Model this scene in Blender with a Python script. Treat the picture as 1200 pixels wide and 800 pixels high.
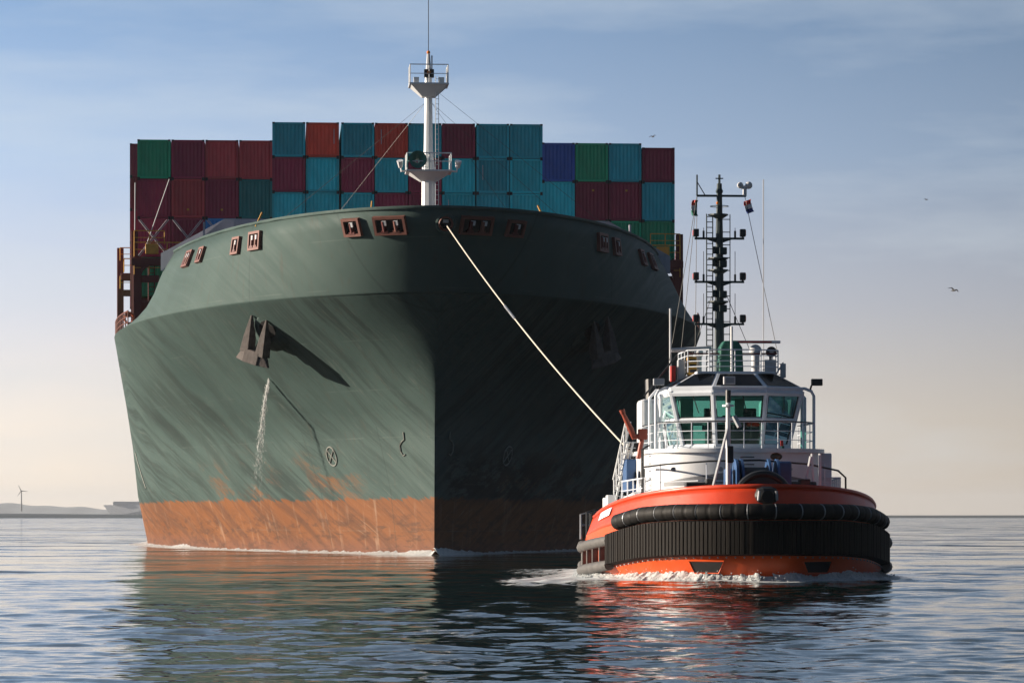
import bpy, bmesh, math, random
import numpy as np
from mathutils import Vector, Matrix
random.seed(7)
for o in list(bpy.data.objects): bpy.data.objects.remove(o)
S = bpy.context.scene
COL = S.collection
# ------------------------------------------------------------------ camera, sky, sun, exposure
cam_d = bpy.data.cameras.new('camera'); cam = bpy.data.objects.new('camera', cam_d); COL.objects.link(cam)
cam.location = (0, 0, 2.4); cam.rotation_euler = (math.radians(90), 0, 0)
cam_d.lens = 114.0; cam_d.sensor_width = 36; cam_d.shift_y = 0.17
cam_d.clip_start = 0.5; cam_d.clip_end = 60000
S.camera = cam
SUN_EL, SUN_AZ = math.radians(13), math.radians(-84)      # azimuth measured from +Y towards +X
wd = bpy.data.worlds.new('World'); S.world = wd; wd.use_nodes = True
def world_nodes():
    nt = wd.node_tree; nt.nodes.clear(); N = nt.nodes.new; L = nt.links.new
    out = N('ShaderNodeOutputWorld'); bg = N('ShaderNodeBackground'); L(bg.outputs[0], out.inputs[0])
    sky = N('ShaderNodeTexSky'); sky.sky_type = 'NISHITA'; sky.sun_disc = False
    sky.sun_elevation = SUN_EL; sky.sun_rotation = SUN_AZ
    sky.altitude = 0; sky.air_density = 1.0; sky.dust_density = 1.2; sky.ozone_density = 2.0
    tc = N('ShaderNodeTexCoord'); sx = N('ShaderNodeSeparateXYZ'); L(tc.outputs['Generated'], sx.inputs[0])
    # thin high veil: a hazy layer that is pale at the horizon and steel blue above it
    r1 = N('ShaderNodeValToRGB'); e = r1.color_ramp.elements
    stops = [(0.0, (6.3, 5.3, 4.2)), (0.03, (5.5, 4.9, 4.4)), (0.065, (3.9, 4.0, 4.65)), (0.11, (2.4, 3.2, 4.6)), (0.16, (1.3, 2.15, 3.6)), (0.35, (1.1, 1.45, 2.05)), (1.0, (0.45, 0.65, 1.05))]
    e[0].position = 0; e[0].color = [c/10 for c in stops[0][1]] + [1]
    e[1].position = 1; e[1].color = [c/10 for c in stops[-1][1]] + [1]
    for p, c in stops[1:-1]:
        k = e.new(p); k.color = [v/10 for v in c] + [1]
    L(sx.outputs['Z'], r1.inputs[0])
    # brighter towards the sun's side, duller away from it
    mr = N('ShaderNodeMapRange'); mr.inputs[1].default_value = -0.2; mr.inputs[2].default_value = 0.2
    mr.inputs[3].default_value = 1.38; mr.inputs[4].default_value = 0.62; L(sx.outputs['X'], mr.inputs[0])
    sc = N('ShaderNodeVectorMath'); sc.operation = 'SCALE'; L(r1.outputs[0], sc.inputs[0]); L(mr.outputs[0], sc.inputs['Scale'])
    # wisps
    mp = N('ShaderNodeMapping'); mp.inputs['Scale'].default_value = (5, 1, 26); mp.inputs['Rotation'].default_value = (0, 0.28, 0)
    L(tc.outputs['Generated'], mp.inputs[0])
    nz = N('ShaderNodeTexNoise'); nz.inputs['Scale'].default_value = 1.5; nz.inputs['Detail'].default_value = 6; nz.inputs['Roughness'].default_value = .55; L(mp.outputs[0], nz.inputs[0])
    mc = N('ShaderNodeMapRange'); mc.inputs[1].default_value = .42; mc.inputs[2].default_value = .75; mc.inputs[3].default_value = 0; mc.inputs[4].default_value = .48
    L(nz.outputs[0], mc.inputs[0])
    mx = N('ShaderNodeMix'); mx.data_type = 'RGBA'; L(mc.outputs[0], mx.inputs[0]); L(sc.outputs[0], mx.inputs[6]); mx.inputs[7].default_value = (.48, .52, .56, 1)
    s2 = N('ShaderNodeVectorMath'); s2.operation = 'SCALE'; s2.inputs['Scale'].default_value = 16.2; L(mx.outputs[2], s2.inputs[0])
    m2 = N('ShaderNodeMix'); m2.data_type = 'RGBA'; m2.inputs[0].default_value = .80
    L(sky.outputs[0], m2.inputs[6]); L(s2.outputs[0], m2.inputs[7])
    # unseen sky beside and behind the camera is dimmed and blued to deepen shade
    m3 = N('ShaderNodeMapRange'); m3.interpolation_type = 'SMOOTHSTEP'; m3.inputs[1].default_value = .75; m3.inputs[2].default_value = -.25; m3.inputs[3].default_value = 1; m3.inputs[4].default_value = .34
    L(sx.outputs['Y'], m3.inputs[0])
    s3 = N('ShaderNodeVectorMath'); s3.operation = 'SCALE'; L(m2.outputs[2], s3.inputs[0]); L(m3.outputs[0], s3.inputs['Scale'])
    s4 = N('ShaderNodeMix'); s4.data_type = 'RGBA'; s4.blend_type = 'MULTIPLY'; s4.inputs[7].default_value = (.70, .95, 1.20, 1)
    m4 = N('ShaderNodeMapRange'); m4.inputs[1].default_value = .7; m4.inputs[2].default_value = -.1; L(sx.outputs['Y'], m4.inputs[0]); L(m4.outputs[0], s4.inputs[0]); L(s3.outputs[0], s4.inputs[6])
    L(s4.outputs[2], bg.inputs[0]); bg.inputs[1].default_value = 0.055
world_nodes()
sl = bpy.data.lights.new('sun', 'SUN'); sl.energy = 5.0; sl.angle = math.radians(0.6); sl.color = (1.0, .86, .70)
sun = bpy.data.objects.new('sun', sl); COL.objects.link(sun)
sd = Vector((math.sin(SUN_AZ)*math.cos(SUN_EL), math.cos(SUN_AZ)*math.cos(SUN_EL), math.sin(SUN_EL)))
sun.rotation_euler = sd.to_track_quat('Z', 'Y').to_euler(); sun.location = (-60, 0, 60)
S.view_settings.view_transform = 'Standard'; S.view_settings.look = 'None'
S.view_settings.gamma = 1; S.view_settings.exposure = 0.88; S.view_settings.use_curve_mapping = False
S.render.resolution_x = 1024; S.render.resolution_y = 682

# ------------------------------------------------------------------ helpers
def link(o, parent=None):
    COL.objects.link(o)
    if parent: o.parent = parent
    return o
def tag(o, label=None, cat=None, group=None, kind=None):
    if label: o['label'] = label
    if cat: o['category'] = cat
    if group: o['group'] = group
    if kind: o['kind'] = kind
    return o
def empty(name, loc=(0, 0, 0), rz=0, parent=None):
    o = bpy.data.objects.new(name, None); o.location = loc; o.rotation_euler = (0, 0, rz); o.empty_display_size = .3
    return link(o, parent)
def copy_tree(o, parent=None):
    c = o.copy(); COL.objects.link(c); c.parent = parent
    for ch in list(o.children): copy_tree(ch, c)
    return c
class MB:
    def __init__(s): s.v = []; s.f = []
    def add(s, vs, fs):
        n = len(s.v); s.v += [tuple(v) for v in vs]; s.f += [tuple(i+n for i in f) for f in fs]; return s
    def box(s, c, d, rz=0, m=None):
        x, y, z = (k/2 for k in d)
        vs = [Vector((a*x, b*y, e*z)) for a in (-1, 1) for b in (-1, 1) for e in (-1, 1)]
        R = m if m is not None else Matrix.Rotation(rz, 3, 'Z')
        C = Vector(c); vs = [R @ v + C for v in vs]
        return s.add(vs, [(0,1,3,2),(4,6,7,5),(0,4,5,1),(2,3,7,6),(0,2,6,4),(1,5,7,3)])
    def tube(s, pts, r, n=8, cap=True):
        pts = [Vector(p) for p in pts]; rs = r if isinstance(r, (list, tuple)) else [r]*len(pts)
        rings = []; up = None
        for i, p in enumerate(pts):
            a = pts[max(i-1, 0)]; b = pts[min(i+1, len(pts)-1)]; t = (b-a).normalized()
            if up is None: up = Vector((0,0,1)) if abs(t.z) < .9 else Vector((1,0,0))
            x = t.cross(up).normalized(); y = x.cross(t).normalized(); up = y
            rings.append([p + (x*math.cos(2*math.pi*k/n) + y*math.sin(2*math.pi*k/n))*rs[i] for k in range(n)])
        vs = [q for g in rings for q in g]; fs = []
        for i in range(len(pts)-1):
            for k in range(n):
                k2 = (k+1) % n; fs.append((i*n+k, i*n+k2, (i+1)*n+k2, (i+1)*n+k))
        if cap: fs.append(tuple(range(n-1, -1, -1))); fs.append(tuple((len(pts)-1)*n+k for k in range(n)))
        return s.add(vs, fs)
    def prism(s, base, top):              # two matching closed loops
        n = len(base); vs = list(base)+list(top)
        fs = [(i, (i+1)%n, n+(i+1)%n, n+i) for i in range(n)] + [tuple(range(n-1, -1, -1)), tuple(range(n, 2*n))]
        return s.add(vs, fs)
    def grid(s, rows):
        nr, nc = len(rows), len(rows[0]); vs = [p for r in rows for p in r]
        return s.add(vs, [(i*nc+j, i*nc+j+1, (i+1)*nc+j+1, (i+1)*nc+j) for i in range(nr-1) for j in range(nc-1)])
    def sphere(s, c, r, n=12, sc=(1,1,1)):
        rows = [[(c[0]+r*sc[0]*math.sin(a)*math.cos(b), c[1]+r*sc[1]*math.sin(a)*math.sin(b), c[2]+r*sc[2]*math.cos(a))
                 for b in [2*math.pi*k/n for k in range(n+1)]] for a in [math.pi*k/(n//2)+1e-4 for k in range(n//2+1)]]
        return s.grid(rows)
    def rail(s, path, h=1.0, r=.03, mids=2, step=1.6, zoff=0):
        path = [Vector(p) for p in path]
        for k in range(mids+1):
            z = h*(k+1)/(mids+1); s.tube([p+Vector((0,0,z+zoff)) for p in path], r if k == mids else r*.7, 6)
        for a, b in zip(path[:-1], path[1:]):
            n = max(1, round((b-a).length/step))
            for i in range(n): p = a.lerp(b, i/n); s.tube([p, p+Vector((0,0,h))], r, 6)
        s.tube([path[-1], path[-1]+Vector((0,0,h))], r, 6); return s
    def build(s, name, mat, parent=None, smooth=None, loc=None, bevel=0, solid=0):
        me = bpy.data.meshes.new(name); me.from_pydata(s.v, [], s.f)
        bm = bmesh.new(); bm.from_mesh(me); bmesh.ops.remove_doubles(bm, verts=bm.verts, dist=1e-5)
        bmesh.ops.recalc_face_normals(bm, faces=bm.faces)
        bm.to_mesh(me); bm.free()
        for m in (mat if isinstance(mat, (list, tuple)) else [mat]): me.materials.append(m)
        if smooth is not None:
            me.shade_smooth(); me.set_sharp_from_angle(angle=math.radians(smooth))
        o = bpy.data.objects.new(name, me)
        if loc: o.location = loc
        if bevel:
            b = o.modifiers.new('bevel', 'BEVEL'); b.width = bevel; b.segments = 2; b.limit_method = 'ANGLE'
        if solid:
            b = o.modifiers.new('solid', 'SOLIDIFY'); b.thickness = solid; b.offset = -1
        return link(o, parent)

# ------------------------------------------------------------------ materials
def mat(name, col, rough=.5, metal=0, var=.25, scale=1.5, rust=0, rust_col=(.16,.06,.025), bump=.0, streak=(1,1,1), spec=.5, coat=0):
    m = bpy.data.materials.new(name); m.use_nodes = True; nt = m.node_tree; N = nt.nodes.new; L = nt.links.new
    b = nt.nodes['Principled BSDF']; b.inputs['Roughness'].default_value = rough; b.inputs['Metallic'].default_value = metal
    b.inputs['Specular IOR Level'].default_value = spec; b.inputs['Coat Weight'].default_value = coat
    tc = N('ShaderNodeTexCoord'); mp = N('ShaderNodeMapping'); mp.inputs['Scale'].default_value = streak; L(tc.outputs['Object'], mp.inputs[0])
    nz = N('ShaderNodeTexNoise'); nz.inputs['Scale'].default_value = scale; nz.inputs['Detail'].default_value = 6; nz.inputs['Roughness'].default_value = .62; L(mp.outputs[0], nz.inputs[0])
    mr = N('ShaderNodeMapRange'); mr.inputs[1].default_value = .25; mr.inputs[2].default_value = .75; mr.inputs[3].default_value = 1-var; mr.inputs[4].default_value = 1+var*.6
    L(nz.outputs[0], mr.inputs[0])
    sc = N('ShaderNodeVectorMath'); sc.operation = 'SCALE'; sc.inputs[0].default_value = col; L(mr.outputs[0], sc.inputs['Scale'])
    c = sc.outputs[0]
    if rust:
        n2 = N('ShaderNodeTexNoise'); n2.inputs['Scale'].default_value = scale*1.7; n2.inputs['Detail'].default_value = 8; n2.inputs['Roughness'].default_value = .7; L(mp.outputs[0], n2.inputs[0])
        m2 = N('ShaderNodeMapRange'); m2.inputs[1].default_value = .72-rust*.3; m2.inputs[2].default_value = .80-rust*.25; L(n2.outputs[0], m2.inputs[0])
        mx = N('ShaderNodeMix'); mx.data_type = 'RGBA'; L(m2.outputs[0], mx.inputs[0]); L(c, mx.inputs[6]); mx.inputs[7].default_value = (*rust_col, 1); c = mx.outputs[2]
    L(c, b.inputs['Base Color'])
    r2 = N('ShaderNodeMapRange'); r2.inputs[3].default_value = max(rough-.12, .03); r2.inputs[4].default_value = min(rough+.15, 1); L(nz.outputs[0], r2.inputs[0]); L(r2.outputs[0], b.inputs['Roughness'])
    if bump:
        bp = N('ShaderNodeBump'); bp.inputs['Strength'].default_value = 1; bp.inputs['Distance'].default_value = bump; L(nz.outputs[0], bp.inputs['Height']); L(bp.outputs[0], b.inputs['Normal'])
    return m
W_ = mat('white_paint', (.72,.74,.76), .38, var=.08, rust=.12, scale=1.1, streak=(1,1,.4), bump=.01)
WB = mat('white_cold_paint', (.66,.70,.76), .4, var=.1, rust=.1, scale=2)
GREY = mat('grey_paint', (.36,.38,.40), .5, var=.2)
LGREY = mat('light_grey_paint', (.52,.53,.56), .55, var=.2, rust=.1, streak=(1,1,.2))
BLACK = mat('black_paint', (.012,.013,.015), .45)
DARK = mat('dark_opening_paint', (.010,.009,.010), .9)  # flat black, also painted in as the shade of openings
MAROON = mat('maroon_paint', (.115,.022,.020), .55, rust=.25, scale=1.0)
PORTRIM = mat('red_oxide_trim', (.17,.06,.045), .6, rust=.3, scale=2)
YELLOW = mat('yellow_paint', (.62,.33,.05), .55, rust=.2, scale=3)
RUBBER = mat('black_rubber', (.010,.009,.0085), .62, spec=.22, var=.5, scale=3, bump=.01, streak=(1,1,.3))
RUBBERB = mat('worn_rubber', (.013,.0105,.009), .7, spec=.15, var=.6, scale=2.5, bump=.012, streak=(1.5,1.5,.25))
TUBER = mat('grey_rubber', (.10,.095,.09), .65, var=.4, scale=4, bump=.01)
ORANGE = mat('orange_red_paint', (.66,.080,.008), .36, var=.22, rust=.22, scale=1.2, rust_col=(.30,.05,.02), bump=.008)
ORRED = mat('red_orange_paint', (.66,.050,.010), .42, var=.16, rust=.12, scale=1.2, rust_col=(.30,.04,.02), bump=.008)
BLUE = mat('winch_blue', (.025,.085,.22), .45, var=.3, rust=.1)
MASTG = mat('mast_dark_green', (.012,.030,.034), .5)
GREENC = mat('green_cover', (.006,.10,.07), .6, var=.3)
REDM = mat('monitor_red', (.30,.055,.03), .45)
STEEL = mat('galvanised', (.30,.31,.33), .45, metal=.6, var=.3)
ANCH = mat('anchor_iron', (.105,.09,.085), .85, var=.5, scale=2.5, rust=.3, bump=.05)
ROPE = mat('rope_fibre', (.62,.57,.47), .9, var=.25, scale=3)
INT = mat('interior_dark', (.03,.04,.045), .8)
SIGR = mat('signal_red', (.55,.03,.02), .5)
SIGB = mat('flag_blue', (.02,.05,.22), .7)
SIGW = mat('flag_white', (.7,.7,.7), .7)
AMBER = mat('amber_lamp_glass', (.7,.2,.02), .3)

def glass_mat(name, tint, mixf=.25):
    m = bpy.data.materials.new(name); m.use_nodes = True; nt = m.node_tree; nt.nodes.clear(); N = nt.nodes.new; L = nt.links.new
    out = N('ShaderNodeOutputMaterial'); t = N('ShaderNodeBsdfTransparent'); t.inputs[0].default_value = (*tint, 1)
    g = N('ShaderNodeBsdfGlossy'); g.inputs['Roughness'].default_value = .02; g.inputs[0].default_value = (.7,.95,.9,1)
    fr = N('ShaderNodeFresnel'); fr.inputs[0].default_value = 1.5
    ad = N('ShaderNodeMath'); ad.operation = 'MULTIPLY_ADD'; ad.inputs[1].default_value = 1.0; ad.inputs[2].default_value = mixf; L(fr.outputs[0], ad.inputs[0])
    mx = N('ShaderNodeMixShader'); L(ad.outputs[0], mx.inputs[0]); L(t.outputs[0], mx.inputs[1]); L(g.outputs[0], mx.inputs[2]); L(mx.outputs[0], out.inputs[0])
    return m
GLASS = glass_mat('tinted_glass', (.32,.62,.56), .0)
DGLASS = mat('dark_glass', (.002,.003,.005), .12, var=.1, spec=.12)

# ---- ship hull paint: green topsides, orange-red boot topping, scrapes running along the flow
def hull_material():
    m = bpy.data.materials.new('ship_hull_paint'); m.use_nodes = True; nt = m.node_tree; N = nt.nodes.new; L = nt.links.new
    b = nt.nodes['Principled BSDF']; b.inputs['Specular IOR Level'].default_value = .14
    tc = N('ShaderNodeTexCoord'); sp = N('ShaderNodeSeparateXYZ'); L(tc.outputs['Object'], sp.inputs[0])
    def math_(op, a, b_=None, c=None):
        n = N('ShaderNodeMath'); n.operation = op
        for i, q in enumerate((a, b_, c)):
            if q is None: continue
            if isinstance(q, (int, float)): n.inputs[i].default_value = q
            else: L(q, n.inputs[i])
        return n.outputs[0]
    def comb(a, b_, c):
        n = N('ShaderNodeCombineXYZ')
        for i, q in enumerate((a, b_, c)):
            if isinstance(q, (int, float)): n.inputs[i].default_value = q
            else: L(q, n.inputs[i])
        return n.outputs[0]
    def noise(vec, scale, detail=5, rough=.6):
        n = N('ShaderNodeTexNoise'); n.inputs['Scale'].default_value = scale; n.inputs['Detail'].default_value = detail; n.inputs['Roughness'].default_value = rough; L(vec, n.inputs[0]); return n.outputs[0]
    def rng(v, a, c, lo=0, hi=1):
        n = N('ShaderNodeMapRange'); n.interpolation_type = 'SMOOTHSTEP'; n.inputs[1].default_value = a; n.inputs[2].default_value = c; n.inputs[3].default_value = lo; n.inputs[4].default_value = hi; L(v, n.inputs[0]); return n.outputs[0]
    def mix(f, a, c):
        n = N('ShaderNodeMix'); n.data_type = 'RGBA'
        if isinstance(f, float): n.inputs[0].default_value = f
        else: L(f, n.inputs[0])
        for i, q in ((6, a), (7, c)):
            if isinstance(q, tuple): n.inputs[i].default_value = (*q, 1)
            else: L(q, n.inputs[i])
        return n.outputs[2]
    X, Y, Z = sp.outputs
    AX = math_('ABSOLUTE', X)
    # coordinate across the scrapes (they run aft-and-up), and along them
    warp = math_('MULTIPLY', noise(tc.outputs['Object'], .05, 2), 3.5)
    across = math_('ADD', math_('SUBTRACT', Z, math_('MULTIPLY', AX, 1.05)), warp)
    along = math_('ADD', Z, AX)
    vs = comb(math_('MULTIPLY', across, 1.0), math_('MULTIPLY', along, .05), math_('MULTIPLY', X, .02))
    st1 = noise(vs, 1.3, 8, .74); st2 = noise(vs, 6.0, 6, .8)
    big = noise(tc.outputs['Object'], .09, 3)
    vert = noise(comb(math_('MULTIPLY', X, 1.3), math_('MULTIPLY', Y, 1.3), math_('MULTIPLY', Z, .12)), 1.0, 5)
    topside = rng(Z, 15.4, 15.8)                         # less scraped above the knuckle
    g = mix(rng(big, .35, .7), (.050,.082,.077), (.066,.103,.096))
    # dark scrapes and pale scratches only on the lower topsides
    zone = rng(noise(tc.outputs['Object'], .055, 2), .38, .60)
    low = math_('SUBTRACT', 1.0, topside)
    dk = math_('MULTIPLY', math_('MULTIPLY', rng(st1, .44, .62), low), math_('MULTIPLY_ADD', zone, .65, .35))
    g = mix(math_('MULTIPLY', dk, .68), g, (.020,.030,.029))
    lt = math_('MULTIPLY', rng(st2, .56, .70), low)
    g = mix(math_('MULTIPLY', lt, .42), g, (.16,.165,.145))
    # patches of bared orange primer above the boot topping
    pr = math_('MULTIPLY', rng(noise(comb(math_('MULTIPLY', across, .35), math_('MULTIPLY', Z, .25), math_('MULTIPLY', AX, .12)), 1.4, 5, .7), .52, .60), math_('MULTIPLY', rng(Z, 7.2, 4.6), math_('MULTIPLY', rng(AX, 3.0, 6.0), rng(AX, 17.0, 12.0))))
    g = mix(math_('MULTIPLY', math_('MULTIPLY', pr, rng(st2, .40, .52)), .75), g, mix(rng(st1, .42, .58), (.21,.085,.028), (.075,.060,.050)))
    dkst = math_('MULTIPLY', rng(vert, .60, .78), math_('MULTIPLY', rng(Z, 15, 6), .5)); g = mix(dkst, g, (.05,.055,.055))
    g = mix(math_('MULTIPLY', rng(noise(comb(math_('MULTIPLY', X, 2.2), math_('MULTIPLY', Y, 2.2), math_('MULTIPLY', Z, .16)), 1.0, 6, .65), .54, .74), .38), g, (.070,.062,.048))
    # boot topping
    o = mix(rng(big, .3, .7), (.165,.062,.023), (.205,.082,.033))
    o = mix(math_('MULTIPLY', rng(st1, .45, .62), .72), o, (.10,.050,.032))
    o = mix(math_('MULTIPLY', rng(st2, .56, .72), .5), o, (.34,.24,.17))
    o = mix(math_('MULTIPLY', rng(vert, .55, .75), .4), o, (.36,.26,.19))
    wet = rng(math_('ADD', Z, math_('MULTIPLY', vert, 1.6)), 2.1, 1.0); o = mix(math_('MULTIPLY', wet, .55), o, (.13,.06,.045))
    weed = math_('MULTIPLY', rng(noise(comb(math_('MULTIPLY', X, .5), math_('MULTIPLY', Y, .5), math_('MULTIPLY', Z, 2.2)), 1.0, 7, .72), .48, .62), rng(Z, 3.3, 1.6)); o = mix(math_('MULTIPLY', weed, .7), o, (.075,.040,.028))
    edge = math_('ADD', Z, math_('ADD', math_('MULTIPLY', math_('SUBTRACT', st2, .5), .9), math_('MULTIPLY', math_('SUBTRACT', st1, .5), 1.1)))
    f = rng(edge, 3.52, 3.40)
    c = mix(f, g, o)
    # black rubbed patches just above and across the boot topping on the port side
    rub = math_('MULTIPLY', rng(noise(comb(math_('MULTIPLY', across, .25), math_('MULTIPLY', Z, .35), math_('MULTIPLY', Y, .12)), 1.2, 7, .75), .46, .54), math_('MULTIPLY', rng(X, .4, 1.2), math_('MULTIPLY', rng(Z, 7.5, 5.0), rng(Z, 2.9, 3.8))))
    c = mix(math_('MULTIPLY', rub, .85), c, (.012,.016,.018))
    # vertical butt joints of the shell plates
    butt = math_('LESS_THAN', math_('ABSOLUTE', math_('SUBTRACT', math_('FRACT', math_('MULTIPLY', Y, 1/8.5)), .5)), .006)
    c = mix(math_('MULTIPLY', butt, .25), c, (.02,.03,.03))
    # weld seams: thin lines at strake edges
    seam = math_('LESS_THAN', math_('ABSOLUTE', math_('SUBTRACT', math_('FRACT', math_('MULTIPLY', Z, 1/2.9)), .5)), .012)
    c = mix(math_('MULTIPLY', math_('MULTIPLY', seam, rng(noise(tc.outputs['Object'], .3, 3), .45, .65)), .12), c, (.22,.26,.23))
    L(c, b.inputs['Base Color'])
    L(rng(st1, .3, .7, .58, .8), b.inputs['Roughness'])
    bp = N('ShaderNodeBump'); bp.inputs['Distance'].default_value = .05; bp.inputs['Strength'].default_value = .6
    L(math_('ADD', math_('ADD', math_('MULTIPLY', noise(tc.outputs['Object'], .8, 2), .45), math_('MULTIPLY', math_('ABSOLUTE', math_('SINE', math_('MULTIPLY', math_('ADD', Y, X), 1.3))), .10)), math_('MULTIPLY', math_('ADD', st1, st2), math_('MULTIPLY_ADD', low, .35, .02))), bp.inputs['Height']); L(bp.outputs[0], b.inputs['Normal'])
    return m
HULL = hull_material()

# ------------------------------------------------------------------ water
def water():
    ys = list(np.arange(-80, 30, 3.0)); y = 30.0
    while y < 900: ys.append(y); y += max(.09, y*y/9120*.42)
    while y < 20000: ys.append(y); y *= 1.25
    ys.append(20000); ys = np.array(ys)
    c = np.linspace(-1, 1, 561); s = np.sign(c)*(0.30*np.abs(c)/.8*(np.abs(c) <= .8) + (0.30 + .7*(np.clip(np.abs(c)-.8, 0, 1)/.2)**1.6)*(np.abs(c) > .8))
    Wd = np.where(ys < 30, 60, 1.05*np.abs(ys)*.75+38)
    X = s[None, :]*Wd[:, None]; Y = np.repeat(ys[:, None], len(c), 1)
    dy = np.gradient(ys); dx = Wd*np.gradient(s).min()
    rs = np.random.RandomState(3); Z = np.zeros_like(X)
    for i in range(150):
        lam = 0.40*(7/.40)**rs.rand(); th = rs.normal(0, .75) + math.radians(70); k = 2*math.pi/lam
        amp = .0021*lam**.55*(.6+.8*rs.rand())*(1 if lam < 5 else .55)
        fade = np.clip((lam/np.maximum(dy*2.2, .01)-1), 0, 1)
        Z += (amp*fade)[:, None]*np.sin(k*(X*math.cos(th)+Y*math.sin(th)) + rs.rand()*6.28)
    # patchiness of the breeze
    P = .75 + .35*np.sin(X*.11+1.3+Y*.05)*np.sin(Y*.07+.4) + .2*np.sin(X*.031-Y*.043)
    Z *= np.clip(P, .35, 1.3)
    # foam: distance to the two waterlines, plus the churned patch on the tug's near quarter
    def dist(P):
        P = np.array(P); D = np.full(X.shape, 1e9); ok = (Y > 95) & (Y < 300) & (np.abs(X) < 60); x, y = X[ok], Y[ok]; d = np.full(x.shape, 1e9)
        for a, c in zip(P[:-1], P[1:]):
            t = c-a; q = np.clip(((x-a[0])*t[0]+(y-a[1])*t[1])/max(t@t, 1e-9), 0, 1); d = np.minimum(d, np.hypot(x-a[0]-q*t[0], y-a[1]-q*t[1]))
        D[ok] = d; return D
    th = math.atan(.07); ship_l = []
    for sg, ts in ((-1, np.linspace(1, 0, 40)), (1, np.linspace(0, 1, 40))):
        for t in ts: v = sg*20.9*(1-(1-t)**2.2); u = 90*t; ship_l.append((-4.75+v*math.cos(th)-u*math.sin(th), 198+v*math.sin(th)+u*math.cos(th)))
    th2 = .060; tug_l = []
    for k in range(-40, 41):
        y = 28*(abs(k)/40)**2.2; h = (5.62*max(0, 1-(max(0, 10.5-y)/10.5)**2.35)**.56 if y < 10.5 else 5.62-1.75*((y-10.5)/17.5)**.9)-.55; h = max(h, 0)*(1 if k > 0 else -1)
        tug_l.append((9.1+h*math.cos(th2)-(y+.6)*math.sin(th2), 115.5+h*math.sin(th2)+(y+.6)*math.cos(th2)))
    ds, dt = dist(ship_l), dist(tug_l)
    foam = .66*np.exp(-(ds/1.3)**2) + .16*np.exp(-(ds/4.0)**2) + .85*np.exp(-(dt/1.0)**2) + .38*np.exp(-(dt/3.0)**2)
    wash = 1.1*np.exp(-((X-1.0)/1.7)**2-((Y-119)/5)**2)+.62*np.exp(-((X-.6)/3)**2-((Y-142)/22)**2)+.75*np.exp(-((X-1.4)/5)**2-((Y-112.5)/1.6)**2)+.5*np.exp(-((X-15.5)/2.0)**2-((Y-118)/6)**2)
    foam += .62*wash
    Z += wash*.06*np.sin(X*3.1+Y*1.3)*np.sin(Y*2.2-X*1.7)
    Z += .12*np.exp(-(dt/1.4)**2)
    nr, nc = X.shape
    vs = np.stack([X, Y, Z], -1).reshape(-1, 3)
    idx = np.arange(nr*nc).reshape(nr, nc); q = np.stack([idx[:-1,:-1], idx[:-1,1:], idx[1:,1:], idx[1:,:-1]], -1).reshape(-1, 4)
    me = bpy.data.meshes.new('water'); me.from_pydata(vs, [], q.tolist()); me.update(); me.shade_smooth()
    m = bpy.data.materials.new('sea_water'); m.use_nodes = True; nt = m.node_tree; N = nt.nodes.new; L = nt.links.new
    b = nt.nodes['Principled BSDF']; b.inputs['Base Color'].default_value = (.003,.014,.013,1); b.inputs['Roughness'].default_value = .06; b.inputs['IOR'].default_value = 1.333
    geo = N('ShaderNodeNewGeometry')
    def ripple(sx_, sy_, scale, detail, rough, k):
        mp = N('ShaderNodeMapping'); mp.inputs['Scale'].default_value = (sx_, sy_, 1); L(geo.outputs['Position'], mp.inputs[0])
        n = N('ShaderNodeTexNoise'); n.inputs['Scale'].default_value = scale; n.inputs['Detail'].default_value = detail; n.inputs['Roughness'].default_value = rough; L(mp.outputs[0], n.inputs[0])
        sb = N('ShaderNodeVectorMath'); sb.operation = 'SUBTRACT'; sb.inputs[1].default_value = (.5, .5, .5); L(n.outputs['Color'], sb.inputs[0])
        ml = N('ShaderNodeVectorMath'); ml.operation = 'MULTIPLY'; ml.inputs[1].default_value = (k, k, 0); L(sb.outputs[0], ml.inputs[0]); return ml.outputs[0]
    yr = N('ShaderNodeSeparateXYZ'); L(geo.outputs['Position'], yr.inputs[0])
    fr_ = N('ShaderNodeMapRange'); fr_.inputs[1].default_value = 75; fr_.inputs[2].default_value = 235; fr_.inputs[3].default_value = .0; fr_.inputs[4].default_value = 1; L(yr.outputs[1], fr_.inputs[0])
    near = ripple(.6, 1.3, 2.8, 6, .62, .25); far_ = ripple(.5, 1.0, .22, 8, .70, 2.0)
    br = N('ShaderNodeTexNoise'); br.inputs['Scale'].default_value = 1; br.inputs['Detail'].default_value = 3
    mpb = N('ShaderNodeMapping'); mpb.inputs['Scale'].default_value = (.004, .012, 1); L(geo.outputs['Position'], mpb.inputs[0]); L(mpb.outputs[0], br.inputs[0])
    brm = N('ShaderNodeMapRange'); brm.inputs[1].default_value = .35; brm.inputs[2].default_value = .65; brm.inputs[3].default_value = .35; brm.inputs[4].default_value = 1.25; L(br.outputs[0], brm.inputs[0])
    fk = N('ShaderNodeMath'); fk.operation = 'MULTIPLY'; L(fr_.outputs[0], fk.inputs[0]); L(brm.outputs[0], fk.inputs[1])
    fs = N('ShaderNodeVectorMath'); fs.operation = 'SCALE'; L(far_, fs.inputs[0]); L(fk.outputs[0], fs.inputs['Scale'])
    a1 = N('ShaderNodeVectorMath'); L(near, a1.inputs[0]); L(fs.outputs[0], a1.inputs[1])
    a2 = N('ShaderNodeVectorMath'); L(a1.outputs[0], a2.inputs[0]); L(geo.outputs['Normal'], a2.inputs[1])
    nm = N('ShaderNodeVectorMath'); nm.operation = 'NORMALIZE'; L(a2.outputs[0], nm.inputs[0]); L(nm.outputs[0], b.inputs['Normal'])
    # foam churned up along the hulls and in the tug's wash
    at = N('ShaderNodeAttribute'); at.attribute_name = 'foam'
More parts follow.
